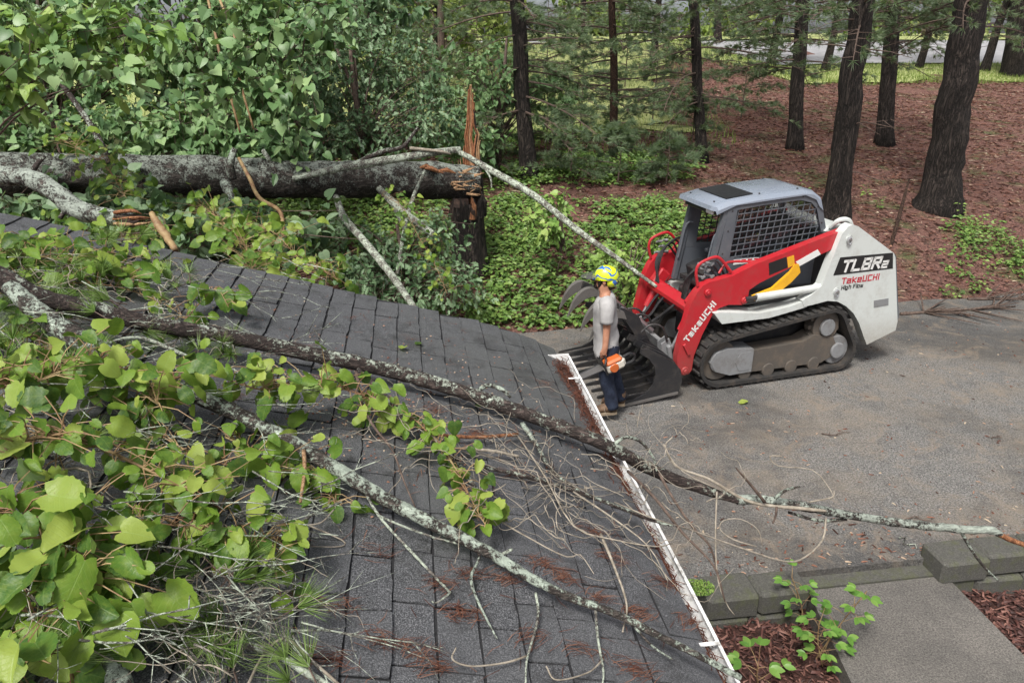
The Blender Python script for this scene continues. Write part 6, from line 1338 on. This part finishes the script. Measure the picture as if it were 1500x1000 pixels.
def leafy_vine(label, pth, r0, n, size, spread, mat='vine_stem', h_lift=.0, grp='leafy vines on the roof', sizes=None, hang=.5):
    pp = [Vector(p) for p in smooth_path(pxpath(pth), 8)]; o_ = pp[len(pp) // 2].copy(); e = empty('leafy_vine', o_, 0, label, 'vine', grp)
    mb = MB(); mb.tube(pp, [lerp(r0, r0 * .5, i / (len(pp) - 1)) for i in range(len(pp))], 7); mb.build('stem', mat, e, smooth=True, origin=o_)
    pb = MB()
    for k in range(n):
        p = pp[min(len(pp) - 1, int((k + U(0, 1)) / n * (len(pp) - 1)))]; off = Vector((R.gauss(0, 1), R.gauss(0, .7), R.gauss(.2, .6))) * spread
        q = p + off; fl = roof_plane_z(max(0, q_r(q)[0])) + .02
        if q.z < fl and q_r(q)[1] < RAKE: q.z = fl + U(0, .05)
        s = size * (U(.4, 1.0) if R.random() < .85 else U(.95, 1.25)); pb.tube([p, p.lerp(q, .5) + Vector((0, 0, .015)), q], [.0022, .0018, .0014], 4)
        put_leaf(e, o_, q, s, dirv=(off.normalized() * .6 + Vector((U(-.6, .6), U(-.7, .1), -hang * U(.3, 1.5)))))
    pb.build('petioles', 'vine_stem', e, origin=o_, kind='stuff')
    return e
leafy_vine('leafy vine with tan stem arching from left edge across the leaf mass', [(-20, 655, .24), (60, 640, .26), (110, 640, .26), (200, 680, .22), (270, 715, .19), (330, 748, .15)], .0065, 116, 0.067, .075)
leafy_vine('leafy vine draped around the middle of the lichen-spotted limb', [(240, 560, .22), (300, 545, .20), (380, 570, .18), (440, 560, .18), (520, 575, .14), (560, 600, .10)], .004, 116, 0.063, .065)
leafy_vine('vine of lit leaves ending in a bunch at roof centre', [(540, 600, .10), (600, 610, .10), (640, 650, .10), (670, 690, .10), (695, 740, .10), (715, 775, .08)], .0035, 98, 0.054, .045)
leafy_vine('leafy vine hanging at the bottom left corner with pale yellowish leaves', [(-30, 740, .26), (40, 760, .24), (100, 800, .22), (115, 850, .20), (90, 900, .18)], .004, 121, 0.073, .08)
leafy_vine('leafy vine reaching right below the lichen-spotted limb at left', [(180, 770, .14), (270, 770, .13), (330, 790, .12), (390, 790, .10), (400, 830, .08)], .0035, 98, 0.063, .06)
leafy_vine('leafy vine along left edge above the tan arching stem', [(-30, 560, .26), (50, 560, .26), (120, 530, .24), (200, 560, .20), (240, 600, .20)], .004, 116, 0.067, .075)
leafy_vine('small leafy sprig standing on the roof in front of the dry twigs', [(270, 470, .05), (305, 430, .12), (320, 425, .14), (335, 450, .10)], .003, 15, 0.076, .04)
leafy_vine('leafy vine under the bottom left leaves near the lichen branch end', [(-20, 870, .10), (60, 900, .10), (140, 900, .10), (60, 970, .08), (-10, 985, .08)], .004, 98, 0.067, .07)
leafy_vine('leafy vine behind the two crossing limbs at left edge', [(-20, 480, .12), (60, 500, .10), (150, 560, .10), (240, 640, .10), (330, 680, .10), (430, 690, .08)], .004, 127, 0.059, .075)
leafy_vine('leafy vine right of the tan stem below the limb', [(330, 640, .06), (380, 660, .06), (430, 670, .06), (480, 720, .04), (500, 740, .03)], .003, 62, 0.059, .05)
G2 = 'leafy vines behind the roof edge'
leafy_vine('pale leafy vine cluster climbing over the roof edge below the trunk', [(290, 300, 8.4), (320, 320, 7.6), (350, 350, 6.6), (370, 385, 6.0), (360, 410, 5.4)], .006, 174, 0.095, .16, grp=G2)
leafy_vine('pale leafy vine trailing along roof edge right of the cluster', [(360, 330, 7.0), (400, 340, 6.6), (440, 380, 6.2), (470, 395, 5.8), (495, 410, 5.4)], .005, 121, 0.082, .13, grp=G2)
leafy_vine('leafy vine draped over left half of the fallen trunk', [(80, 200, 8.9), (110, 215, 8.7), (150, 240, 8.4), (170, 265, 8.2), (185, 290, 8.0)], .005, 102, 0.095, .16, grp=G2)
leafy_vine('leafy vine hanging below left end of the trunk by the broken limb', [(60, 335, 5.6), (110, 345, 5.4), (150, 350, 5.2), (190, 345, 5.4), (250, 330, 6.4)], .005, 131, 0.076, .12, grp=G2)
leafy_vine('thin vine with small yellowing leaves hanging right of the trunk limbs', [(560, 285, 9.6), (590, 305, 9.4), (615, 350, 9.2), (640, 395, 8.8), (655, 430, 8.4)], .004, 87, 0.069, .10, grp=G2)
leafy_vine('leafy vine at left edge of the roof under the broken limb', [(-20, 380, .05), (30, 370, .05), (80, 380, .06), (130, 390, .06), (200, 400, .06)], .004, 73, 0.063, .06)
leafy_vine('leafy vine strewn over the upper left shingles between limb and roof edge', [(0, 430, .05), (90, 415, .06), (170, 420, .06), (240, 445, .05), (290, 480, .05)], .0035, 40, 0.054, .06)
leafy_vine('leafy vine lying along the far roof edge left of the small sprig', [(-20, 340, .05), (60, 350, .06), (120, 362, .06), (190, 375, .05), (260, 385, .04)], .0035, 46, 0.066, .07)
leafy_vine('leafy vine heaped on the roof corner at upper left under the broken limb', [(-20, 365, .10), (50, 375, .12), (110, 385, .10), (160, 395, .08), (210, 420, .06)], .0035, 97, 0.069, .085)
# single fallen leaves
for (a, b, sz, lab) in ((446, 877, .055, 'single pale green leaf lying flat on the shingles at lower left'), (592, 508, .05, 'curled yellow leaf piece on the shingles above the long limb'), (617, 503, .04, 'small yellow leaf above the long limb at roof centre'), (698, 596, .05, 'small cream leaf just below the long limb')):
    p = on_roof(a, b, .016); F = leaf_frame(Vector((U(-1, 1), U(-1, 1), 0)), Vector((0, 0, 1))).to_4x4() @ Matrix.Scale(sz, 4); F.translation = p
    obj_from_mesh('fallen_leaf', LEAF[4], None, F, lab, 'leaf', 'loose leaves')
p = PZ(1084, 591, .006); F = leaf_frame(Vector((1, .3, 0)), Vector((0, 0, 1))).to_4x4() @ Matrix.Scale(.09, 4); F.translation = p; obj_from_mesh('fallen_leaf', LEAF[4], None, F, 'single yellow leaf lying on the driveway in front of the tracks', 'leaf', 'loose leaves')
# green pine sprigs on the roof
def sprig(px, py, h, n, L, lab):
    p = on_roof(px, py, h); e = empty('pine_sprig', p, 0, lab, 'sprig', 'green pine sprigs'); mb = MB(); tw = MB()
    for k in range(int(n * 1.6)):
        c = p + Vector((R.gauss(0, .09), R.gauss(0, .08), U(0, .07))); d = Vector((U(-1, 1), U(-1, 1), U(.0, .7))).normalized(); tw.tube([c - d * .10, c], [.003, .002], 4); needle_tuft(mb, c, d, 60, L, .0014, U(.3, .9), 1.1)
    tw.build('twigs', 'twig_dark', e, origin=p, kind='stuff'); mb.build('needles', 'needle_fresh', e, origin=p, kind='stuff')
for a in ((175, 360, .06, 5, .11, 'green pine sprig on the roof just below the broken limb'), (60, 450, .06, 7, .11, 'green pine needles between the two limbs at left edge'), (215, 500, .05, 6, .10, 'green pine needles under the long limb at left'), (130, 470, .05, 7, .11, 'green pine needles where the two limbs cross'), (245, 420, .05, 5, .10, 'green pine needles beside the small leafy sprig'), (340, 985, .05, 4, .12, 'green pine needles at bottom edge by the pale lichen branch'), (430, 985, .04, 3, .12, 'green pine needles at bottom edge right of the pale lichen branch'), (20, 990, .05, 4, .12, 'green pine needles in the bottom left corner'), (275, 940, .05, 3, .10, 'green pine needles behind the pale lichen branch'), (200, 640, .04, 5, .09, 'green pine needles under the leaves below the lichen-spotted limb'), (20, 400, .05, 8, .11, 'green pine needles on the roof at left edge near the top'), (110, 410, .06, 8, .10, 'green pine needles below the broken limb at left'), (80, 560, .08, 8, .10, 'green pine needles among the leaves at left edge'), (300, 520, .05, 6, .09, 'green pine needles between the limbs left of centre'), (20, 500, .06, 8, .11, 'green pine needles left of the crossing limbs'), (300, 830, .05, 5, .10, 'green pine needles beside the grey branching twig')):
    sprig(*a)

# ---- seedlings at the lower right, sticks on the driveway
def seedling(lab, px, py, z, hpx, n, sz, mat='light_leaf', lean=0):
    base = PZ(px, py, z); d = proj(base)[2]; top = PD(px + lean, py - hpx, d - .15); e = empty('seedling', base, 0, lab, 'plant', 'seedlings beside the path'); st = MB()
    pp = [Vector(p) for p in smooth_path([base, base.lerp(top, .5) + rdir() * .02, top], 5)]; st.tube(pp, [.005] * 4 + [.004] * (len(pp) - 4), 5)
    for k in range(n):
        t = (k + 1) / n; p = base.lerp(top, t); a = k * 2.4 + U(-.4, .4); v = Vector((math.cos(a), math.sin(a) * .8, .35)).normalized(); l = sz * U(.9, 2.2) * (1.3 - .5 * t); q = p + v * l; st.tube([p, p.lerp(q, .6) + Vector((0, 0, .01)), q], [.0025, .002, .0015], 4)
        for j in range(3):
            dv = (v + Vector((-v.y, v.x, 0)) * (j - 1) * .9 + Vector((0, 0, -.2))); F = leaf_frame(dv, Vector((0, -.3, 1)) + rdir() * .25).to_4x4() @ Matrix.Scale(sz * U(.8, 1.2), 4); F.translation = q - base; obj_from_mesh('leaf', SEED, e, F)
    st.build('stem', 'vine_stem', e, origin=base)
mat_tinted('seedling_leaf', [(0, (.085, .20, .035)), (.5, (.14, .28, .05)), (1, (.22, .36, .08))], .4, .3, .4, objrand=True, backpale=.2)
SEED = leaf_mesh('leaf', 'seedling_leaf', 'oval', fold=.25, droop=.2)
for f_ in SEED.vertices: f_.co.x *= 1.2
seedling('tall bright green seedling leaning over the path edge', 1195, 965, -.2, 100, 16, .070, lean=75)
seedling('bushy bright green seedling at left side of the path', 1205, 975, -.2, 66, 18, .070, lean=-5)
seedling('bluish green seedling in front of the block edging', 1178, 915, -.2, 70, 12, .062, lean=-18)
seedling('low green seedling in mulch next to the bottom of the gutter', 1110, 1000, -.2, 26, 7, .085)
for i, (a, b, ln, an, lab) in enumerate(((1225, 635, .30, .1, 'thin forked stick on the driveway in front of the loader'), (1405, 455, 1.9, .16, 'long dark branch on the driveway behind the loader'), (1330, 795, .15, -.9, 'short pale stick on the driveway near the block wall'), (1345, 760, .2, .0, 'thin reddish twig on the driveway near the limb tip'), (1460, 640, .14, .3, 'small dark twig at right side of the driveway'), (1478, 437, 1.3, .05, 'brushy dark branch at right end of the driveway'))):
    p = PZ(a, b, .012); mb = MB(); d = Vector((math.cos(an), math.sin(an), 0)); s_ = Vector((-d.y, d.x, 0)); r0 = .006 if ln < .5 else .026
    pts = [p + d * ln * (t - .5) + s_ * R.gauss(0, .02) + Vector((0, 0, U(0, .01))) for t in np.linspace(0, 1, 6)]; mb.tube(pts, [lerp(r0, r0 * .4, k / 5) for k in range(6)], 6)
    for k in range(3 if ln < .5 else 22): q = pts[R.randint(1, 4)]; v = (d * U(.3, 1) + s_ * U(-1, 1) + Vector((0, 0, U(0, .35)))).normalized(); mb.tube([q, q + v * ln * U(.15, .4)], [r0 * .6, r0 * .25], 5)
    mb.build('stick', 'twig_dark' if i not in (2,) else 'pale_bark', smooth=True, origin=p, label=lab, cat='stick', group='sticks on the driveway')
for (a, b, d0, e2, f2, lab) in ((1305, 360, 12.4, 1332, 262, 'thin brown pole leaning on the bank beside the largest pine trunk'),):
    p, d_ = on_ground(a, b, 8, 20); q = PD(e2, f2, d_ + 1.1); mb = MB(); mb.tube([p, p.lerp(q, .4), p.lerp(q, .8), q], [.03, .028, .024, .012], 8, lump=.3); mb.build('leaning_pole', 'pine_bark_brown', smooth=True, origin=p, label=lab, cat='branch')
mb = MB()                                                      # crumbs on the driveway
for _ in range(1500):
    x, y = U(.2, 8), U(4.5, 10.5)
    if R.random() < .4: y = near_edge(x) + abs(R.gauss(0, .35)) + .02
    if y < near_edge(x) + .02 or y > drive_edge(x): continue
    p = Vector((x, y, .004)); s_ = U(.004, .014); z = Quaternion((0, 0, 1), U(0, 6)); k = U(.3, 3); mb.add([p + z @ Vector((c[0] * k, c[1], c[2])) * s_ for c in ((-1, -.5, 0), (1, -.6, .2), (.8, .6, 0), (-.7, .5, .3), (0, 0, .8))], [(0, 1, 4), (1, 2, 4), (2, 3, 4), (3, 0, 4)], tint=U(0, 1))
mb.build('driveway_litter', 'litter', kind='stuff', label='small wood chips and needles scattered on the grey driveway', cat='debris')
